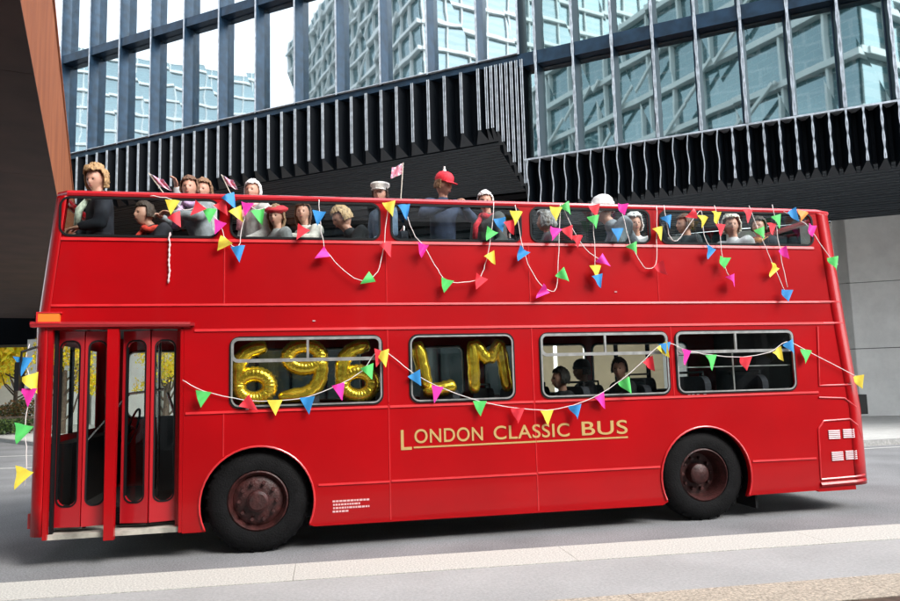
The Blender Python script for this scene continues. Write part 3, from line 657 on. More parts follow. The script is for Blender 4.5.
# wheels
def wheel(cx, cy, cz, front, sg=1):
    t = MB(); t.lathe_y((0,0,0), [(.292,.02),(.31,-.012),(.36,-.022),(.43,-.015),(.478,.01),(.505,.035),(.515,.08),(.515,.22),(.505,.26),(.46,.29),(.30,.29),(.28,.28)], 56)
    for k in range(56):   # tread blocks on the shoulder
        a = 2*PI*k/56
        if k % 2: t.hexa([( .485*math.cos(a-.03), .012, .485*math.sin(a-.03)), (.485*math.cos(a+.03), .012, .485*math.sin(a+.03)), (.514*math.cos(a+.03), .05, .514*math.sin(a+.03)), (.514*math.cos(a-.03), .05, .514*math.sin(a-.03)),
             (.485*math.cos(a-.03), .002, .485*math.sin(a-.03)), (.485*math.cos(a+.03), .002, .485*math.sin(a+.03)), (.5155*math.cos(a+.03), .03, .5155*math.sin(a+.03)), (.5155*math.cos(a-.03), .03, .5155*math.sin(a-.03))])
    r_ = MB(); h = MB(); nuts = []
    if front:
        r_.lathe_y((0,0,0), [(.30,.0),(.285,-.012),(.265,.02),(.25,.06),(.235,.045),(.15,.02),(.0,.02)], 48)
        h.lathe_y((0,0,0), [(.11,.03),(.105,-.05),(.08,-.075),(.0,-.08)], 28); nr, y0_, y1_ = .185, .03, -.03
    else:
        r_.lathe_y((0,0,0), [(.30,.0),(.285,-.012),(.27,.03),(.255,.17),(.235,.2),(.14,.2),(.0,.2)], 48)
        h.lathe_y((0,0,0), [(.12,.2),(.115,.09),(.09,.07),(.0,.065)], 28); nr, y0_, y1_ = .18, .2, .15
    for k in range(10):
        a = 2*PI*k/10; nuts.append(MB().lathe_y((nr*math.cos(a), 0, nr*math.sin(a)), [(.021,y0_),(.019,y1_),(.0,y1_-.002)], 6))
    for q in [t, r_, h]+nuts: q.v = [(cx+v[0], cy+sg*v[1], cz+v[2]) for v in q.v]
    wo = t.build('wheel', TYRE, bus, True); r_.build('rim', MAROON, wo, True); h.build('hub', MAROON, wo, True)
    for q in nuts: q.build('wheel_nut', MAROON, wo)
wheel(0, .055, .513, True); wheel(4.965, .06, .513, False); wheel(0, 2.445, .513, True, -1); wheel(4.965, 2.44, .513, False, -1)
# gold lettering with a large L and an underline
gx = lambda x0, z0: (lambda c: (x0+c.x, -.004-c.z, z0+c.y))
Lh = .245; LET = [('L', 1.455, .955, .30), ('ONDON', 1.60, 1.01, .222), ('CLASSIC', 2.47, 1.013, .222), ('BUS', 3.475, 1.017, .222)]
def fit_text(s, x0, z0, size, width):
    o = text_obj('lettering', s, size, gx(0, 0), GOLD, bus, .0015, 1.06, .0018)
    xs = [v.co.x for v in o.data.vertices]; a, b = min(xs), max(xs); k = width/(b-a); ex = x0-2.5
    for v in o.data.vertices: v.co.x = ex+(v.co.x-a)*k
    zb = min(v.co.z for v in o.data.vertices)
    for v in o.data.vertices: v.co.z = v.co.z-zb+z0
    return o
fit_text('L', 1.455, .955, .30, .115); fit_text('ONDON', 1.60, 1.018, .205, .745); fit_text('CLASSIC', 2.465, 1.020, .205, .865); fit_text('BUS', 3.475, 1.022, .215, .545)
bpy.data.objects.remove(MB().box((0,0,0),(1,1,1)).build('tmp', GOLD))
MB().hexa([(1.59,.001,.968),(4.02,.001,.975),(4.02,-.005,.975),(1.59,-.005,.968),(1.59,.001,.985),(4.02,.001,.993),(4.02,-.005,.993),(1.59,-.005,.985)]).build('lettering_underline', GOLD, bus)
# small print by the front wheel: pale, too small to read
mb = MB(); rnd = random.Random(5)
for r_, (a, b) in enumerate(((.74,1.115),(.745,1.02),(.745,1.115),(.74,.90))):
    x = a
    while x < b:
        wd = rnd.uniform(.014,.034); mb.box((x,-.003,.462-r_*.034),(min(b,x+wd),.001,.480-r_*.034)); x += wd+.007
mb.build('small_print', mat('pale_print', (.75,.45,.45), .6), bus)
# paint chips and bolts
mb = MB()
for x, z in ((.55,2.32),(3.95,2.62),(-.12,1.43),(4.79,1.43),(4.84,1.43),(4.90,1.43),(4.99,1.43)): mb.box((x,-.008,z),(x+.03,.001,z+.012))
mb.build('fixing', mat('scuffed_fixing', (.45,.3,.3), .6), bus)
# seats: lower deck rows and upper deck rows
def seat(x, y, z, h=.55, wd=.84, deep=.4, floor=.5):
    o = MB().box((x-.2, y-wd/2, z-.1), (x+.2, y+wd/2, z)).build('seat', SEATM, bus)
    pts = rrect(y-wd/2, y+wd/2, z-.1, z+h, .12, 5); mb = MB(); n_ = len(pts)
    mb.add([(x+.19, p, q) for p, q in pts]+[(x+.27, p, q) for p, q in pts], [tuple(range(n_)), tuple(range(n_, 2*n_))]+[(i, (i+1)%n_, n_+(i+1)%n_, n_+i) for i in range(n_)])
    mb.build('seat_back', SEATM, o)
    MB().box((x-.05, y-.2, floor), (x+.05, y+.2, z-.1)).build('seat_leg', BLACK, o)
    MB().tube([(x+.23, y-wd/2+.1, z+h+.0), (x+.23, y-wd/2+.1, z+h+.05), (x+.23, y+wd/2-.1, z+h+.05), (x+.23, y+wd/2-.1, z+h)], .013, 6).build('grab_handle', BLACK if floor < 1 else CHROMED, o, True)
for k in range(8):
    for y in (.56, 1.92): seat(.35+.76*k, y, 1.0 if k < 6 else 1.08, .56)

# ------------------------------------------------------------------ foil balloons behind the lower windows
def balloon(name, label, strokes, r, y, grp):
    o_ = thing(name, label, 'balloon', (strokes[0][0][0], y, strokes[0][0][1]), group=grp)
    mb = MB()
    for st in strokes:
        P = [Vector((x, y, z)) for x, z in st]; Q = []
        if len(P) > 2:
            for i in range(len(P)-1):
                p0 = P[max(i-1,0)]; p1 = P[i]; p2 = P[i+1]; p3 = P[min(i+2,len(P)-1)]
                for k in range(5):
                    t = k/5; Q.append(.5*((2*p1)+(p2-p0)*t+(2*p0-5*p1+4*p2-p3)*t*t+(3*p1-p0-3*p2+p3)*t**3))
            Q.append(P[-1])
        else: Q = [P[0].lerp(P[1], k/8) for k in range(9)]
        n_ = len(Q); rr = [r*(min(1, .55+.45*math.sin(min(1, i/2.5, (n_-1-i)/2.5)*PI/2)))*(1+.07*math.sin(i*2.4)) for i in range(n_)]
        mb.tube(Q, rr, 12)
    mb.build('foil', FOIL, o_, 2)
    return o_
def arc(cx, cz, rx_, rz_, a0, a1, n=12): return [(cx+rx_*math.cos(R(a0+(a1-a0)*k/n)), cz+rz_*math.sin(R(a0+(a1-a0)*k/n))) for k in range(n+1)]
def six(x0): return [[(x0+.34, 2.08), (x0+.16, 2.03), (x0+.06, 1.90), (x0+.05, 1.72)]+arc(x0+.21, 1.66, .16, .13, 170, 520, 14)]
balloon('foil_balloon', 'gold foil number six balloon at the front end of the first window', six(-.26), .082, .20, 'gold number balloons')
balloon('foil_balloon', 'gold foil number nine balloon in the middle of the first window', [arc(.47, 1.96, .17, .12, -20, 330, 14)+[(.64,1.86),(.62,1.70),(.50,1.58),(.20,1.53)]], .080, .20, 'gold number balloons')
balloon('foil_balloon', 'gold foil number six balloon beside the pillar after the nine', six(.82), .082, .20, 'gold number balloons')
balloon('foil_balloon', 'gold foil letter L balloon at the front end of the square window', [[(1.68,2.10),(1.73,1.85),(1.78,1.58)],[(1.74,1.55),(1.95,1.58),(2.10,1.62)]], .080, .18, 'gold letter balloons')
balloon('foil_balloon', 'gold foil letter M balloon at the rear end of the square window', [[(2.30,2.10),(2.31,1.80),(2.31,1.52)],[(2.32,2.10),(2.42,1.95),(2.49,1.86)],[(2.49,1.86),(2.56,1.98),(2.63,2.10)],[(2.62,2.10),(2.66,1.8),(2.70,1.53)]], .070, .18, 'gold letter balloons')
# ---- bunting data
LOW_STRING = [(-0.723, 1.744), (-0.522, 1.63), (-0.135, 1.528), (0.169, 1.509), (0.489, 1.539), (0.806, 1.653), (1.056, 1.792), (1.259, 1.997), (1.595, 1.758), (1.851, 1.614), (2.307, 1.441), (2.719, 1.352), (3.06, 1.319), (3.376, 1.363), (3.676, 1.464), (3.961, 1.623), (4.202, 1.797), (4.463, 2.008), (4.613, 2.017), (4.772, 1.946), (5.086, 1.882), (5.498, 1.851), (5.872, 1.903), (6.096, 2.017), (6.344, 1.918), (7.003, 1.592)]
LOW_FLAGS = [(-0.522, 1.64, 'g', 100), (-0.135, 1.528, 'r', 40), (0.169, 1.519, 'y', 90), (0.489, 1.549, 'b', 85), (0.806, 1.663, 'p', 75), (1.088, 1.833, 'g', 70), (1.238, 2.029, 'r', 110), (1.291, 2.007, 'y', 75), (1.607, 1.779, 'b', 60), (1.862, 1.603, 'p', 100), (2.307, 1.441, 'g', 92), (2.741, 1.352, 'r', 90), (3.071, 1.319, 'y', 88), (3.388, 1.374, 'b', 80), (3.701, 1.485, 'p', 65), (3.973, 1.634, 'g', 60), (4.24, 1.819, 'r', 60), (4.463, 2.02, 'y', 60), (4.514, 2.03, 'b', 80), (4.772, 1.946, 'p', 100), (5.086, 1.882, 'g', 88), (5.512, 1.862, 'r', 90), (5.901, 1.938, 'y', 60), (6.081, 2.006, 'b', 60), (6.345, 1.93, 'g', 100), (7.006, 1.616, 'y', 80)]
DRAPES = [
 ( [(-1.063, 3.61), (-0.851, 3.574), (-0.724, 3.472), (-0.548, 3.508), (-0.39, 3.354), (-0.319, 3.166), (-0.2, 3.095), (-0.151, 3.326), (-0.112, 3.539), (-0.011, 3.488), (0.141, 3.534)] , [(-0.841, 3.564, 'y', 95), (-0.83, 3.418, 'r', 60), (-0.558, 3.518, 'r', 130), (-0.479, 3.478, 'g', 90), (-0.381, 3.554, 'r', 60), (-0.37, 3.354, 'p', 110), (-0.302, 3.63, 'b', 60), (-0.232, 3.494, 'y', 60), (-0.102, 3.55, 'p', 100), (-0.001, 3.478, 'g', 75), (-0.31, 3.167, 'y', 125), (-0.19, 3.105, 'b', 85)] ),
 ( [(0.627, 3.61), (0.645, 3.265), (0.705, 3.051), (0.892, 2.839), (1.08, 2.743), (1.209, 2.808), (1.287, 3.024), (1.362, 3.573)] , [(0.469, 3.305, 'r', 120), (0.626, 3.48, 'b', 95), (0.716, 3.062, 'p', 150), (1.176, 2.786, 'g', 150), (1.365, 3.134, 'r', 70), (1.362, 3.595, 'y', 80)] ),
 ( [(1.526, 3.577), (1.618, 3.28), (1.756, 3.084), (1.883, 2.865), (1.98, 2.744), (2.135, 2.723), (2.339, 2.767), (2.412, 2.923), (2.49, 3.204), (2.539, 3.624)] , [(1.525, 3.566, 'b', 80), (1.714, 3.16, 'p', 100), (1.98, 2.755, 'g', 105), (2.394, 2.723, 'r', 120), (2.484, 3.035, 'y', 60), (2.493, 3.271, 'g', 120)] ),
 ( [(2.794, 3.607), (2.868, 3.095), (2.973, 2.814), (3.107, 2.656), (3.237, 2.667), (3.28, 3.1), (3.328, 3.619)] , [(2.591, 3.443, 'b', 80), (2.694, 3.411, 'r', 70), (2.791, 3.527, 'y', 95), (2.856, 3.095, 'b', 125), (3.119, 2.679, 'p', 140), (3.328, 2.849, 'g', 45)] ),
 ( [(3.352, 3.62), (3.459, 3.332), (3.604, 3.103), (3.781, 2.989)] , [(3.254, 3.583, 'y', 95), (3.352, 3.62, 'g', 60), (3.243, 3.34, 'p', 110), (3.376, 3.354, 'r', 70), (3.454, 3.24, 'r', 90), (3.761, 3.07, 'p', 40)] ),
 ( [(3.705, 3.652), (3.71, 3.278), (3.706, 2.966), (3.711, 2.816)] , [(3.697, 3.488, 'g', 80), (3.716, 3.617, 'r', 80), (3.691, 2.908, 'y', 90), (3.734, 2.793, 'b', 75)] ),
 ( [(4.06, 3.601), (4.138, 3.226), (4.215, 3.051), (4.331, 2.9), (4.459, 2.936), (4.49, 3.23), (4.515, 3.635)] , [(4.062, 3.637, 'p', 90), (3.997, 3.353, 'b', 90), (4.186, 3.191, 'g', 65), (4.483, 2.924, 'r', 55), (4.499, 3.373, 'y', 75)] ),
 ( [(4.605, 3.637), (4.646, 3.292), (4.744, 3.222), (4.94, 3.452), (5.079, 3.575), (5.098, 3.298), (5.165, 3.143)] , [(4.609, 3.506, 'b', 75), (4.999, 3.55, 'r', 160), (5.087, 3.515, 'y', 100), (5.152, 3.143, 'b', 110)] ),
 ( [(5.255, 3.652), (5.301, 3.386), (5.313, 3.025), (5.376, 2.81)] , [(5.248, 3.567, 'y', 90), (5.304, 3.422, 'r', 90), (5.298, 3.001, 'g', 100), (5.377, 2.822, 'p', 70)] ),
 ( [(5.722, 3.663), (5.819, 3.37), (5.909, 3.151), (6.02, 2.86), (6.11, 2.642)] , [(5.691, 3.613, 'r', 90), (5.82, 3.383, 'g', 70), (6.001, 2.957, 'y', 120), (6.111, 2.654, 'b', 95)] ),
 ( [(6.036, 3.683), (6.072, 3.313), (6.092, 3.068), (6.153, 2.666)] , [(5.988, 3.447, 'r', 90), (6.065, 3.547, 'g', 75), (6.11, 3.117, 'p', 60)] ),
 ( [(6.179, 3.599), (6.417, 3.479), (6.521, 3.394), (6.767, 3.037), (6.87, 2.95)] , [(6.263, 3.613, 'b', 60), (6.429, 3.604, 'o', 110), (6.524, 3.432, 'p', 100), (6.754, 3.049, 'g', 80)] ),
]
# ------------------------------------------------------------------ bunting
FC = {'g': ('green', (.10,.62,.14)), 'r': ('red', (.75,.03,.05)), 'y': ('yellow', (.85,.68,.07)), 'b': ('blue', (.03,.26,.62)), 'p': ('pink', (.85,.03,.38)), 'o': ('orange', (.85,.30,.05))}
STR = mat('white_cord', (.78,.72,.70), .8)
def cloth(c):
    m = mat('pennant_'+FC[c][0], FC[c][1], .55, 0, .08, 10); return m
def spline(P, k=4):
    P = [Vector(p) for p in P]; Q = []
    for i in range(len(P)-1):
        p0 = P[max(i-1,0)]; p1 = P[i]; p2 = P[i+1]; p3 = P[min(i+2,len(P)-1)]
        for j in range(k):
            t = j/k; Q.append(.5*((2*p1)+(p2-p0)*t+(2*p0-5*p1+4*p2-p3)*t*t+(3*p1-p0-3*p2+p3)*t**3))
    return Q+[P[-1]]
def pennant(parent, x, y, z, c, ang, size, rnd):
    """a triangular flag: middle of its hem at (x,z), tip towards ang (degrees clockwise from +x on the side of the bus)"""
    a = R(-ang); d = Vector((math.cos(a), 0, math.sin(a))); h = Vector((-d.z, 0, d.x)); L_ = size*rnd.uniform(.92,1.1); wd = size*.46
    if c == 'p' or ang > 130: wd *= .9
    N = 6; vs = []; fs = []; ph = rnd.random()*6; am = rnd.uniform(.012,.034); cv = rnd.uniform(-.2,.2)
    for s_ in (0, 1):
        for i in range(N+1):
            t = i/N
            for k in range(5):
                u = (k/4-.5)*2*wd*(1-t*.999)
                p = Vector((x, y, z))+d*L_*t+h*(u+cv*L_*t*t*.3)+Vector((0, -.006-abs(am*(1.2+math.sin(ph+u*38+t*3)))+.0015*s_, 0)); vs.append(p)
    n_ = (N+1)*5
    for s_ in (0, 1):
        for i in range(N):
            for k in range(4): q = s_*n_+i*5+k; fs.append((q, q+1, q+6, q+5) if s_ else (q, q+5, q+6, q+1))
    mb = MB(); mb.add(vs, fs); o = mb.build('pennant', cloth(c), parent, 2); o['label'] = FC[c][0]+' pennant'; return o
def bunting(name, label, pts, flags, y, grp, seed, size=.135, wob=.006):
    rnd = random.Random(seed); t = thing(name, label, 'bunting', (pts[0][0], y, pts[0][1]), group=grp)
    Q = spline([(x, y+rnd.uniform(-.004,.004), z) for x, z in pts]); Q = [q+Vector((rnd.uniform(-wob,wob), 0, rnd.uniform(-wob,wob))) for q in Q]
    MB().tube(Q, .0045, 6).build('cord', STR, t, 2)
    for x, z, c, a in flags:
        q = min(Q, key=lambda p: (p.x-x)**2+(p.z-z)**2); dd = math.hypot(q.x-x, q.z-z)
        if .01 < dd < .16 and z < 3.3: x, z = x+(q.x-x)*.9, z+(q.z-z)*.9
        pennant(t, x, y, z, c, a, size, rnd)
    return t
bunting('bunting', 'long string of coloured pennants swagged along the bus below the lower windows', LOW_STRING, LOW_FLAGS, -.035, 'bunting strings on the bus', 1, .168, .003)
DL = ['short tangled string over the rail ahead of the first pillar', 'string looping down in a deep U behind the first upper window pair', 'string in a wide swag between the second and third windows', 'narrow deep loop with a pink pennant at its lowest point',
      'string slanting down towards the rear with a pink pennant at its end', 'single straight drop with yellow and blue pennants at the foot', 'small loop with a red pennant beside the fourth pillar', 'thin string that rises to the rail then drops to a blue pennant',
      'short drop ending in green over pink pennants', 'slanting string ending in a low blue pennant near the rear', 'straight drop of red, green and pink pennants near the rear', 'rearmost string running down the back corner with blue and pink pennants']
for i, (ps, fl) in enumerate(DRAPES):
    bunting('bunting', DL[i], ps, fl, -.05-.006*(i%3), 'bunting strings on the bus', 20+i, .158)
# cords zig-zagging inside the rail windows between the drapes
t = bunting('bunting', 'vertical string of pennants hanging down the front corner ahead of the doors', [(-2.149,2.123),(-2.179,1.958),(-2.13,1.781),(-2.141,1.608),(-2.156,1.283),(-2.131,1.016),(-2.15,.78)],
   [(-2.18,2.0,'b',95),(-2.11,1.85,'y',70),(-2.13,1.70,'p',90),(-2.16,1.36,'g',105),(-2.14,.93,'y',115)], .02, 'bunting strings on the bus', 60, .19)
rb = MB(); rr_ = random.Random(2); rp = [(-.872+rr_.uniform(-.006,.006), -.02, 3.24-.026*k) for k in range(21)]; rb.tube(rp, [.006+.007*(k%2) for k in range(21)], 6)
tag(rb.build('hanging_ribbon', mat('pale_ribbon', (.75,.55,.55), .7), None, 2), 'knotted pale ribbon hanging straight down the red side under the front window', 'ribbon')

# ------------------------------------------------------------------ people
SKIN = mat('skin', (.52,.27,.19), .5, 0, .1, 6); LIP = mat('lips', (.38,.10,.09), .5); EYE = mat('eye_dark', (.03,.02,.018), .25)
SPH = [Vector((math.sin(PI*i/8)*math.cos(2*PI*j/12), math.sin(PI*i/8)*math.sin(2*PI*j/12), math.cos(PI*i/8))) for i in range(9) for j in range(12 if 0 < i < 8 else 1)]
def chain_mesh(verts, edges, radii):
    """closed tapered capsules between joints, to be merged into one skin by the voxel remesh"""
    bm = bmesh.new()
    for i, j in edges:
        new = []
        for q in (i, j):
            r = radii[q]; r = r if isinstance(r, tuple) else (r, r); c = Vector(verts[q])
            new += [bm.verts.new(c+Vector((p.x*r[1], p.y*r[0], p.z*(min(r) if r[0] != r[1] else r[0])))) for p in SPH]
        g = bmesh.ops.convex_hull(bm, input=new); bmesh.ops.delete(bm, geom=list({v for v in g['geom_interior']+g['geom_unused'] if isinstance(v, bmesh.types.BMVert)}), context='VERTS')
    bmesh.ops.recalc_face_normals(bm, faces=bm.faces); me = bpy.data.meshes.new('ch'); bm.to_mesh(me); bm.free(); return me
def remesh(me, vox, sm):
    o = bpy.data.objects.new('b', me); C.objects.link(o)
    md = o.modifiers.new('R', 'REMESH'); md.mode = 'VOXEL'; md.voxel_size = vox; md.use_smooth_shade = True
    m2 = o.modifiers.new('Sm', 'SMOOTH'); m2.factor = .5; m2.iterations = sm
    dg = bpy.context.evaluated_depsgraph_get(); out = bpy.data.meshes.new_from_object(o.evaluated_get(dg)); bpy.data.objects.remove(o)
    bm = bmesh.new(); bm.from_mesh(out); bm.verts.ensure_lookup_table(); seen = set(); isl = []
    for v in bm.verts:
        if v.index in seen: continue
        st = [v]; seen.add(v.index); grp = []
        while st:
            q = st.pop(); grp.append(q)
            for e in q.link_edges:
                w_ = e.other_vert(q)
                if w_.index not in seen: seen.add(w_.index); st.append(w_)
        isl.append(grp)
    isl.sort(key=len)
    for g in isl[:-1]: bmesh.ops.delete(bm, geom=g, context='VERTS')
    bm.to_mesh(out); bm.free(); return out
def pose(kind):
    """joints of a figure facing +x, hips at the origin"""
    J = dict(pel=(0,0,.02), sp=(-.01,0,.20), ch=(0,0,.40), nk=(.01,0,.555), hb=(.02,0,.64),
             sl=(0,.17,.50), sr=(0,-.17,.50), hl=(.02,.09,.0), hr=(.02,-.09,.0),
             kl=(.43,.11,.03), kr=(.43,-.11,.03), al=(.44,.11,-.38), ar=(.44,-.11,-.38), fl=(.60,.12,-.42), fr=(.60,-.12,-.42))
    J.update(el=(.02,.24,.22), er=(.02,-.24,.22), wl=(.23,.17,.12), wr=(.23,-.17,.12))
    if kind == 'rail': J.update(el=(.16,.27,.34), wl=(.33,.05,.40), er=(.16,-.27,.34), wr=(.33,-.22,.40), ch=(.06,0,.39), nk=(.10,0,.54), hb=(.12,0,.62), sl=(.05,.17,.48), sr=(.05,-.17,.48))
    if kind == 'raise': J.update(er=(.18,-.26,.52), wr=(.25,-.22,.76))
    if kind == 'lean': J.update(sp=(.05,0,.19), ch=(.15,0,.36), nk=(.24,0,.48), hb=(.30,0,.545), sl=(.15,.17,.44), sr=(.15,-.17,.44), el=(.25,.24,.22), er=(.25,-.24,.22), wl=(.42,.12,.2), wr=(.42,-.12,.2))
    if kind == 'stand':
        J.update(kl=(.03,.10,-.40), kr=(.01,-.10,-.40), al=(.0,.10,-.80), ar=(-.02,-.10,-.80), fl=(.15,.12,-.85), fr=(.13,-.12,-.85), hl=(0,.09,-.02), hr=(0,-.09,-.02))
        J.update(el=(.12,.30,.36), wl=(.30,.10,.44), er=(.12,-.30,.36), wr=(.30,-.02,.46))
    if kind == 'kneel':
        J.update(kl=(.06,.10,-.42), kr=(.04,-.10,-.42), al=(-.34,.10,-.45), ar=(-.36,-.10,-.45), fl=(-.46,.12,-.48), fr=(-.48,-.12,-.48), hl=(0,.09,-.02), hr=(0,-.09,-.02))
        J.update(el=(.12,.30,.36), wl=(.30,.10,.44), er=(.12,-.30,.36), wr=(.30,-.02,.46))
    if kind == 'kneelside':
        J.update(kl=(.06,.10,-.42), kr=(.04,-.10,-.42), al=(-.34,.10,-.45), ar=(-.36,-.10,-.45), fl=(-.46,.12,-.48), fr=(-.48,-.12,-.48), hl=(0,.09,-.02), hr=(0,-.09,-.02))
        J.update(el=(.04,.24,.26), er=(.02,-.25,.26), wl=(.20,.16,.22), wr=(.18,-.15,.20))
    return {k: Vector(v) for k, v in J.items()}
def head_mesh(c, tilt):
    bm = bmesh.new(); bmesh.ops.create_uvsphere(bm, u_segments=36, v_segments=28, radius=1)
    for v in bm.verts:
        x, y, z = v.co; f = max(0, x)
        w_ = .074*(1-.10*max(0, -z)*(1 if x > -.2 else .4)); X = x*.094+.004; Y = y*w_; Z = z*.118
        if z < -.25 and x > 0: X += .010*(-z)*f; Y *= 1-.22*(-z)
        if z < -.3 and x < 0: X *= 1-.35*(-z-.3)
        n_ = math.exp(-((y/.16)**2))*math.exp(-((z+.12)/.2)**2)*(x > 0); X += .024*n_
        for e in (-.36, .36): X -= .011*math.exp(-((y-e)/.17)**2-((z-.06)/.12)**2)*(x > 0)
        X += .006*math.exp(-((z-.22)/.08)**2)*(x > 0)*(abs(y) < .6)
        X += .006*math.exp(-(y/.25)**2-((z+.47)/.09)**2)*(x > 0)
        X += .008*math.exp(-(y/.3)**2-((z+.82)/.14)**2)*(x > 0)
        v.co = (X, Y, Z)
    for s_ in (-1, 1):
        q = bmesh.ops.create_uvsphere(bm, u_segments=10, v_segments=8, radius=1)
        for v in q['verts']: v.co = (v.co.x*.018-.004, v.co.y*.010+s_*.076, v.co.z*.030-.004)
    bm.transform(Matrix.Translation(c) @ Matrix.Rotation(tilt[1], 4, 'Z') @ Matrix.Rotation(tilt[0], 4, 'Y')); me = bpy.data.meshes.new('h'); bm.to_mesh(me); bm.free(); return me
CACHE = {}
def body_mesh(kind, tilt):
    if (kind, tilt) in CACHE: return CACHE[(kind, tilt)]
    J = pose(kind); V = []; E = []; RD = []
    def a(p, r, frm=None):
        V.append(tuple(p)); RD.append(r)
        if frm is not None: E.append((frm, len(V)-1))
        return len(V)-1
    pel = a(J['pel'], (.13,.10)); sp = a(J['sp'], (.12,.09), pel); ch = a(J['ch'], (.14,.10), sp); nk = a(J['nk'], .052, ch); hb = a(J['hb'], .05, nk)
    for s_ in 'lr':
        sh = a(J['s'+s_], .062, ch); el = a(J['e'+s_], .042, sh); wr = a(J['w'+s_], .027, el)
        hp = a(J['h'+s_], .085, pel); kn = a(J['k'+s_], .058, hp); an = a(J['a'+s_], .038, kn); a(J['f'+s_], .035, an)
    parts = [chain_mesh(V, E, RD)]
    for s_ in 'lr':   # palm, thumb and four bent fingers
        w_ = J['w'+s_]; d = (w_-J['e'+s_]).normalized(); sg = 1 if s_ == 'l' else -1
        side_ = Vector((0,1,0))*sg; side_ = (side_-d*side_.dot(d)).normalized(); dn = d.cross(side_); dn = dn if dn.z < 0 else -dn
        V2 = [w_-d*.01, w_+d*.035, w_+d*.075]; E2 = [(0,1),(1,2)]; R2 = [(.026,.02),(.036,.016),(.038,.014)]
        parts.append(chain_mesh([tuple(v) for v in V2], E2, R2))
        for q in range(4):
            off = side_*(.027-.018*q); ln = (.066,.076,.072,.056)[q]; b0 = w_+d*.072+off; b1 = b0+d*ln*.5+dn*ln*.12; b2 = b1+d*ln*.25+dn*ln*.3; b3 = b2+d*ln*.08+dn*ln*.22
            parts.append(chain_mesh([tuple(b0-d*.01), tuple(b1), tuple(b2), tuple(b3)], [(0,1),(1,2),(2,3)], [.0095,.009,.0085,.0075]))
        b0 = w_+d*.025-side_*.025; b1 = b0+d*.03-side_*.026+dn*.01; b2 = b1+d*.03-side_*.008+dn*.012
        parts.append(chain_mesh([tuple(b0), tuple(b1), tuple(b2)], [(0,1),(1,2)], [.013,.011,.009]))
    hc = J['hb']+Vector((.017,0,.080)); parts.append(head_mesh(hc, tilt))
    bm = bmesh.new()
    for p in parts: bm.from_mesh(p)
    me = bpy.data.meshes.new('person_body'); bm.to_mesh(me); bm.free(); out = remesh(me, .0065, 3)
    # jacket and trousers as garments over the body
    V = []; E = []; RD = []
    pel = a(J['pel']+Vector((0,0,-.02)), (.150,.125)); sp = a(J['sp'], (.150,.120), pel); ch = a(J['ch'], (.155,.125), sp); nk = a(J['nk']-Vector((0,0,.015)), .070, ch)
    for s_ in 'lr':
        sh = a(J['s'+s_], .082, ch); el = a(J['e'+s_], .060, sh); a(J['w'+s_]-(J['w'+s_]-J['e'+s_]).normalized()*.02, .042, el)
    jk = remesh(chain_mesh(V, E, RD), .014, 5); jk.name = 'jacket'
    for v in jk.vertices:
        v.co += Vector((noise.noise(v.co*9), noise.noise(v.co*9+Vector((5,5,5))), noise.noise(v.co*11+Vector((9,1,1)))))*.012
    V = []; E = []; RD = []
    pel = a(J['pel']-Vector((0,0,.02)), (.135,.11))
    for s_ in 'lr': hp = a(J['h'+s_], .098, pel); kn = a(J['k'+s_], .07, hp); a(J['a'+s_], .052, kn)
    tr = remesh(chain_mesh(V, E, RD), .014, 4); tr.name = 'trousers'
    sho = MB()
    for s_ in 'lr': sho.tube([J['a'+s_]+Vector((-.03,0,-.05)), J['a'+s_]+Vector((.06,0,-.05)), J['f'+s_]+Vector((.03,0,-.01))] if 'kneel' not in kind else [J['a'+s_]+Vector((.02,0,-.01)), J['a'+s_]+Vector((-.05,0,-.01)), J['f'+s_]+Vector((-.03,0,-.01))], [.05,.052,.04], 10)
    for m_ in (jk, tr): m_.shade_smooth()
    CACHE[(kind, tilt)] = (out, jk, tr, sho, hc, J); return CACHE[(kind, tilt)]
def put(me, name, m, parent):
    me = me.copy(); me.name = name; me.materials.clear(); me.materials.append(m)
    o = bpy.data.objects.new(name, me); C.objects.link(o); o.parent = parent; return o
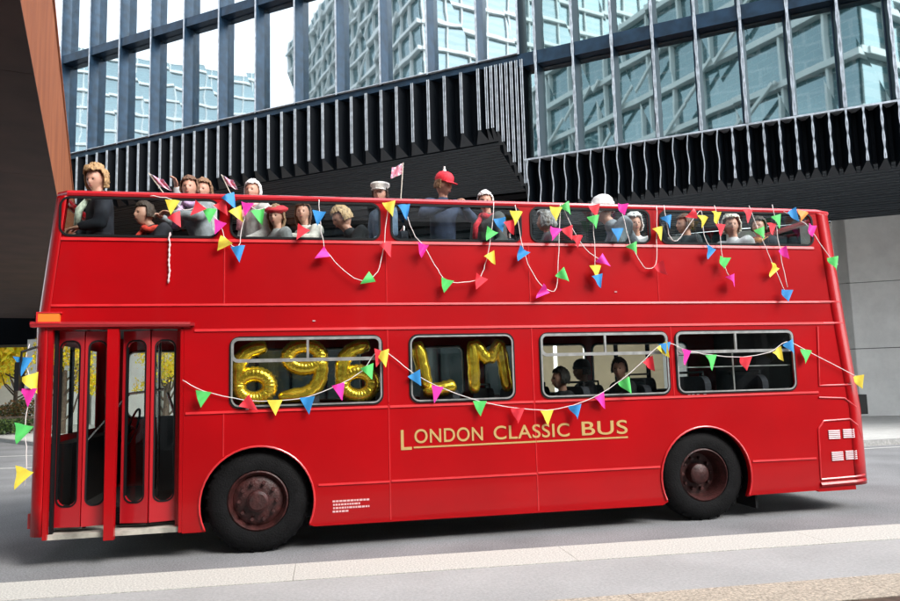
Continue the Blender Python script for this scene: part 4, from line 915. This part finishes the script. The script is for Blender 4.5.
def person(label, x, y, top, yaw, jacket, kind='sit', hair=(.2,.12,.06), style='short', hat=None, hatc=None, tilt=(0,0), scarf=None, scale=1, seated=True, lower=False, trousers=(.03,.035,.05)):
    me, jk, tr, sho, hc, J = body_mesh(kind, tilt)
    scale *= 1.04; top -= .045 if hat else .01; basez = top-(hc.z+.135)*scale; th_ = R(yaw); ox = hc.x*math.cos(th_)*scale; oy = hc.x*math.sin(th_)*scale
    t = thing('person', label, 'person', (x-ox, y-oy, basez), th_, group='passengers on the bus'); t.scale = (scale,)*3
    put(me, 'body', SKIN, t)
    jm = mat('cloth_%02x%02x%02x' % tuple(int(c*255) for c in jacket), jacket, .85, 0, .25, 14, .2, 60); put(jk, 'jacket', jm, t)
    tm = mat('cloth_%02x%02x%02x' % tuple(int(c*255) for c in trousers), trousers, .85, 0, .2, 14); put(tr, 'trousers', tm, t)
    sh = MB(); sh.v, sh.f, sh.m = sho.v, sho.f, sho.m; sh.build('shoes', BLACK, t, 2, local=True)
    M_ = Matrix.Translation(hc) @ Matrix.Rotation(tilt[1], 4, 'Z') @ Matrix.Rotation(tilt[0], 4, 'Y')
    for s_ in (-1, 1):
        e = MB(); e.lathe_y((0,0,0), [(0,-.010),(.007,-.008),(.0105,0),(.007,.008),(0,.010)], 10); e.v = [M_ @ Vector((.083+v[0]*.8, s_*.027+v[1], .008+v[2]*.7)) for v in e.v]; e.build('eye', EYE, t, 2, local=True)
    e = MB(); e.lathe_y((0,0,0), [(0,-.024),(.004,-.015),(.006,0),(.004,.015),(0,.024)], 10); e.v = [M_ @ Vector((.100+v[0], v[1], -.054+v[2])) for v in e.v]; e.build('mouth', LIP, t, 2, local=True)
    # hair : displaced shell over the skull, open at the face
    if style:
        bm = bmesh.new(); bmesh.ops.create_icosphere(bm, subdivisions=5, radius=1); sd_ = (x*7.3+y) % 50; dl = []
        lo = {'short': -.35, 'long': -1.6, 'curly': -.55, 'bun': -.45}[style]; fat = {'short': 1.10, 'long': 1.14, 'curly': 1.26, 'bun': 1.12}[style]
        for v in bm.verts:
            p = v.co.copy(); nz_ = noise.noise(p*4+Vector((sd_,0,0)))*.10+noise.noise(p*11+Vector((sd_,0,0)))*.07+noise.noise(p*24)*.05
            face = p.x > .35-.1*abs(p.y) and p.z < .52+.10*noise.noise(p*6+Vector((0,sd_,0)))
            if face or p.z < lo: dl.append(v)
            k = fat+nz_*(1.6 if style == 'curly' else 1); v.co = (p.x*.094*k, p.y*.076*k*1.04, p.z*.118*k+.004)
        if style == 'long':
            for v in bm.verts:
                if v.co.z < -.02: v.co.z = -.02+(v.co.z+.02)*1.7; v.co.x = v.co.x*.9-.012
        bmesh.ops.delete(bm, geom=dl, context='VERTS'); bm.transform(M_)
        hm = bpy.data.meshes.new('hair'); bm.to_mesh(hm); bm.free(); hm.shade_smooth()
        mh = mat('hair_%02x%02x%02x' % tuple(int(c*255) for c in hair), hair, .6, 0, .45, 45, .5, 90, stretch=(1,1,.4)); ho = put(hm, 'hair', mh, t)
        s2 = ho.modifiers.new('t', 'SOLIDIFY'); s2.thickness = -.012
    if hat:
        h = MB(); hm_ = mat('hat_%02x%02x%02x' % tuple(int(c*255) for c in hatc), hatc, .7, 0, .12, 20, .2, 50)
        if hat in ('cap', 'peaked'):
            h.lathe_y((0,0,0), [(.112,0),(.116,.03),(.108,.07),(.075,.105),(.03,.118),(0,.12)] if hat == 'cap' else [(.10,0),(.105,.035),(.135,.06),(.13,.085),(.05,.10),(0,.10)], 30)
            h.v = [(v[0]*.98-.006, v[2]*.84, v[1]+.045) for v in h.v]
            n0 = len(h.v); pts = []
            for k in range(13):
                a_ = R(-62+124*k/12); pts.append((a_, .098))
            vs = [(math.cos(a_)*.10, math.sin(a_)*.085, .055) for a_, _ in pts]+[(math.cos(a_)*.10+.075*math.cos(a_)**.6, math.sin(a_)*.092, .038) for a_, _ in pts]
            vs += [(a_[0], a_[1], a_[2]-.007) for a_ in vs]; m_ = 13
            h.add(vs, [(k, k+1, m_+k+1, m_+k) for k in range(12)]+[(2*m_+k, 3*m_+k, 3*m_+k+1, 2*m_+k+1) for k in range(12)]+[(m_+k, m_+k+1, 3*m_+k+1, 3*m_+k) for k in range(12)])
        elif hat == 'beanie':
            h.lathe_y((0,0,0), [(.110,-.01),(.120,0),(.121,.028),(.113,.03),(.108,.07),(.075,.108),(.03,.125),(0,.127)], 30); h.v = [(v[0]*.98-.006, v[2]*.84, v[1]+.028) for v in h.v]
        elif hat == 'beret':
            h.lathe_y((0,0,0), [(.105,.0),(.112,.01),(.145,.03),(.145,.055),(.09,.085),(0,.095)], 30); h.v = [(v[0]*.98-.02, v[2]*.9, v[1]+.045-.15*v[0]) for v in h.v]
        elif hat == 'hood':
            h.lathe_y((0,0,0), [(.085,-.16),(.125,-.12),(.135,-.03),(.128,.05),(.09,.12),(.03,.145),(0,.147)], 30); h.v = [(v[0]*.9-.03, v[2]*.86, v[1]) for v in h.v]
        h.v = [M_ @ Vector(v) for v in h.v]; h.build('hat' if hat != 'hood' else 'hood', hm_, t, 2, local=True)
    if scarf:
        s_ = MB(); nk_ = J['nk']; s_.tube([nk_+Vector((.085*math.cos(a_), .085*math.sin(a_), -.015+.015*math.cos(3*a_))) for a_ in [2*PI*k/16 for k in range(17)]], .034, 10)
        s_.tube([nk_+Vector((.08,-.02,-.02)), nk_+Vector((.16,-.04,-.13)), nk_+Vector((.17,-.05,-.28))], [.03,.035,.03], 8); s_.build('scarf', mat('scarf_%02x%02x%02x' % tuple(int(c*255) for c in scarf), scarf, .9, 0, .5, 25), t, 2, local=True)
    if 'kneel' not in kind: 
        fl = .5 if lower else UF
        if not lower: seat(x-ox+.0, y-oy, basez-.115*scale, .40, .46, floor=fl)
    return t
person('curly blond passenger in a black coat and pale scarf at the very front', -1.70, .48, 4.06, 205, (.012,.014,.022), 'kneelside', (.40,.24,.11), 'curly', tilt=(.25,.75), scarf=(.55,.62,.50), scale=1.08)
person('passenger in a dark coat with a red scarf sitting low right behind the curly blond', -1.22, .55, 3.70, 200, (.03,.03,.04), 'lean', (.05,.03,.02), 'short', scarf=(.62,.05,.03), tilt=(0,.3))
person('smiling brown haired passenger with a lilac scarf looking over the rail', -.76, .55, 4.00, 212, (.28,.30,.32), 'rail', (.16,.08,.045), 'short', scarf=(.62,.40,.66), tilt=(0,.9))
person('auburn passenger half hidden behind the one with the lilac scarf', -.68, 1.15, 4.14, 215, (.45,.45,.45), 'raise', (.24,.13,.07), 'long', tilt=(.1,.7))
person('white haired passenger in a pale coat with a pink scarf', -.10, .85, 4.06, 215, (.55,.52,.50), 'sit', (.80,.76,.70), 'short', scarf=(.7,.25,.3), tilt=(0,.6))
person('passenger in a red beret and grey coat low behind the second rail window', .17, .52, 3.72, 205, (.30,.31,.31), 'sit', (.30,.18,.10), 'long', hat='beret', hatc=(.60,.02,.04), scale=.95, tilt=(.1,.8))
person('brown haired passenger in cream between the red beret and the bent dark coat', .47, .80, 3.80, 210, (.60,.58,.52), 'rail', (.10,.05,.03), 'long', scale=.95, tilt=(0,.8))
person('passenger in a dark coat bending forward with sandy hair', .90, .42, 3.68, 185, (.02,.022,.026), 'lean', (.42,.28,.14), 'short', scale=1.05, tilt=(.5,.1))
person('passenger wearing a white peaked cap with a blue jacket', 1.40, 1.0, 4.14, 205, (.10,.16,.24), 'sit', (.05,.03,.02), 'short', hat='peaked', hatc=(.72,.70,.66), tilt=(0,.7))
person('passenger in a bright red cap kneeling with navy arms folded over the rail', 2.08, .44, 4.12, -75, (.03,.045,.09), 'kneel', (.25,.14,.07), 'short', hat='cap', hatc=(.72,.02,.04), tilt=(.25,.5))
person('white haired passenger with a red scarf ahead of the third pillar', 2.66, .75, 3.98, 212, (.07,.08,.08), 'sit', (.82,.78,.72), 'short', scarf=(.60,.03,.05), tilt=(.1,.7))
person('grey haired passenger in a grey coat with face turned away just after the third pillar', 3.34, .50, 3.70, 170, (.16,.17,.18), 'sit', (.30,.30,.30), 'curly', tilt=(0,-.5))
person('passenger under a white knitted hat in a wide blue grey coat', 4.08, .50, 3.92, 168, (.22,.25,.28), 'lean', (.36,.36,.36), 'short', hat='beanie', hatc=(.72,.72,.70), scale=1.2, tilt=(.1,-.4))
person('white haired passenger facing out beside the fourth pillar', 4.50, .52, 3.68, 212, (.72,.72,.72), 'rail', (.85,.83,.80), 'curly', scale=.98, tilt=(0,.9))
person('dark coated passenger reaching forward behind the longest rail window', 5.26, .65, 3.72, 180, (.02,.02,.025), 'raise', (.10,.05,.03), 'short')
person('curly cream haired passenger in white near the back of the open deck', 5.86, .55, 3.70, 205, (.60,.60,.62), 'sit', (.78,.72,.60), 'curly', tilt=(0,.7), scale=1.05)
person('rearmost passenger with dark hair and an orange scarf', 6.36, .70, 3.72, 190, (.02,.022,.03), 'sit', (.05,.03,.02), 'short', scarf=(.6,.25,.08), tilt=(0,.5))
person('lower deck passenger coloured as a black silhouette turned towards the third window', 4.22, .56, 1.90, 185, (.02,.02,.022), 'sit', (.03,.02,.015), 'short', lower=True, scale=.98, tilt=(0,.8))  # lower deck three: silhouette shade is put into clothes and hair colours
person('lower deck passenger in a cap and coat coloured as a dark silhouette between the other two lower deck passengers', 3.93, 1.05, 1.93, 180, (.025,.025,.03), 'sit', (.02,.015,.012), 'short', hat='beanie', hatc=(.02,.02,.022), lower=True, scale=.98)
person('lower deck passenger with tied hair facing forward and coloured as a black silhouette', 3.46, .56, 1.80, 180, (.02,.02,.022), 'sit', (.02,.015,.012), 'bun', lower=True, scale=.98)

# ------------------------------------------------------------------ paper flags on sticks
def hand_flag(x, y, z0, z1, lean, label, w_=.15, h_=.11, sg=1):
    t = thing('hand_flag', label, 'flag', (x, y, z0), group='paper flags held up by passengers')
    tp = Vector((x+lean, y-.02, z1)); bt = Vector((x, y, z0)); MB().tube([bt, tp], .006, 6).build('stick', mat('pale_stick', (.7,.65,.55), .6), t, True)
    N = 10; ax = (tp-bt).normalized(); hx = Vector((sg, 0, -.35)).normalized(); mb = MB()
    def P(u, v): q = tp-ax*(h_*(1-v))+hx*(w_*u); return q+Vector((0, .018*math.sin(u*9+v*2), -.02*math.sin(u*2)))
    for i in range(N):
        for j in range(8):
            u0, u1, v0, v1 = i/N, (i+1)/N, j/8, (j+1)/8; u = (u0+u1)/2; v = (v0+v1)/2
            red = abs(u-.5) < .12 or abs(v-.5) < .14; dia = abs(abs(u-.5)-abs(v-.5)) < .08
            mb.cur = 0 if red else (0 if dia else (1 if (i+j) % 5 else 2)); mb.quad(P(u0,v0), P(u1,v0), P(u1,v1), P(u0,v1))
    o = mb.build('cloth', [mat('flag_pink', (.78,.28,.38), .7), mat('flag_white', (.80,.70,.74), .7), mat('flag_violet', (.45,.40,.62), .7)], t); s2 = o.modifiers.new('t', 'SOLIDIFY'); s2.thickness = .002
    return t
hand_flag(-1.03, .8, 3.80, 4.08, -.20, 'pink and white paper flag held up between the front passenger and the lilac scarf', .17, .15, 1)
hand_flag(-.30, .85, 3.78, 4.10, -.15, 'pink paper flag tilted beside the white haired passenger at the front', .14, .12, 1)
hand_flag(1.62, .8, 3.80, 4.30, .04, 'paper flag held highest on a dark stick ahead of the red cap', .15, .13, -1)
t = thing('water_bottle', 'pale plastic bottle held up behind the red cap', 'bottle', (2.16, .75, 4.10)); MB().lathe_y((0,0,0), [(0,0),(.022,0),(.024,.02),(.024,.10),(.012,.14),(.012,.16),(0,.16)], 14).build('tmp', STR)
bo_ = bpy.data.objects['tmp']; me = bo_.data; bo_.name = 'bottle'; bo_.parent = t
for v in me.vertices: v.co = (v.co.x, v.co.z, v.co.y)
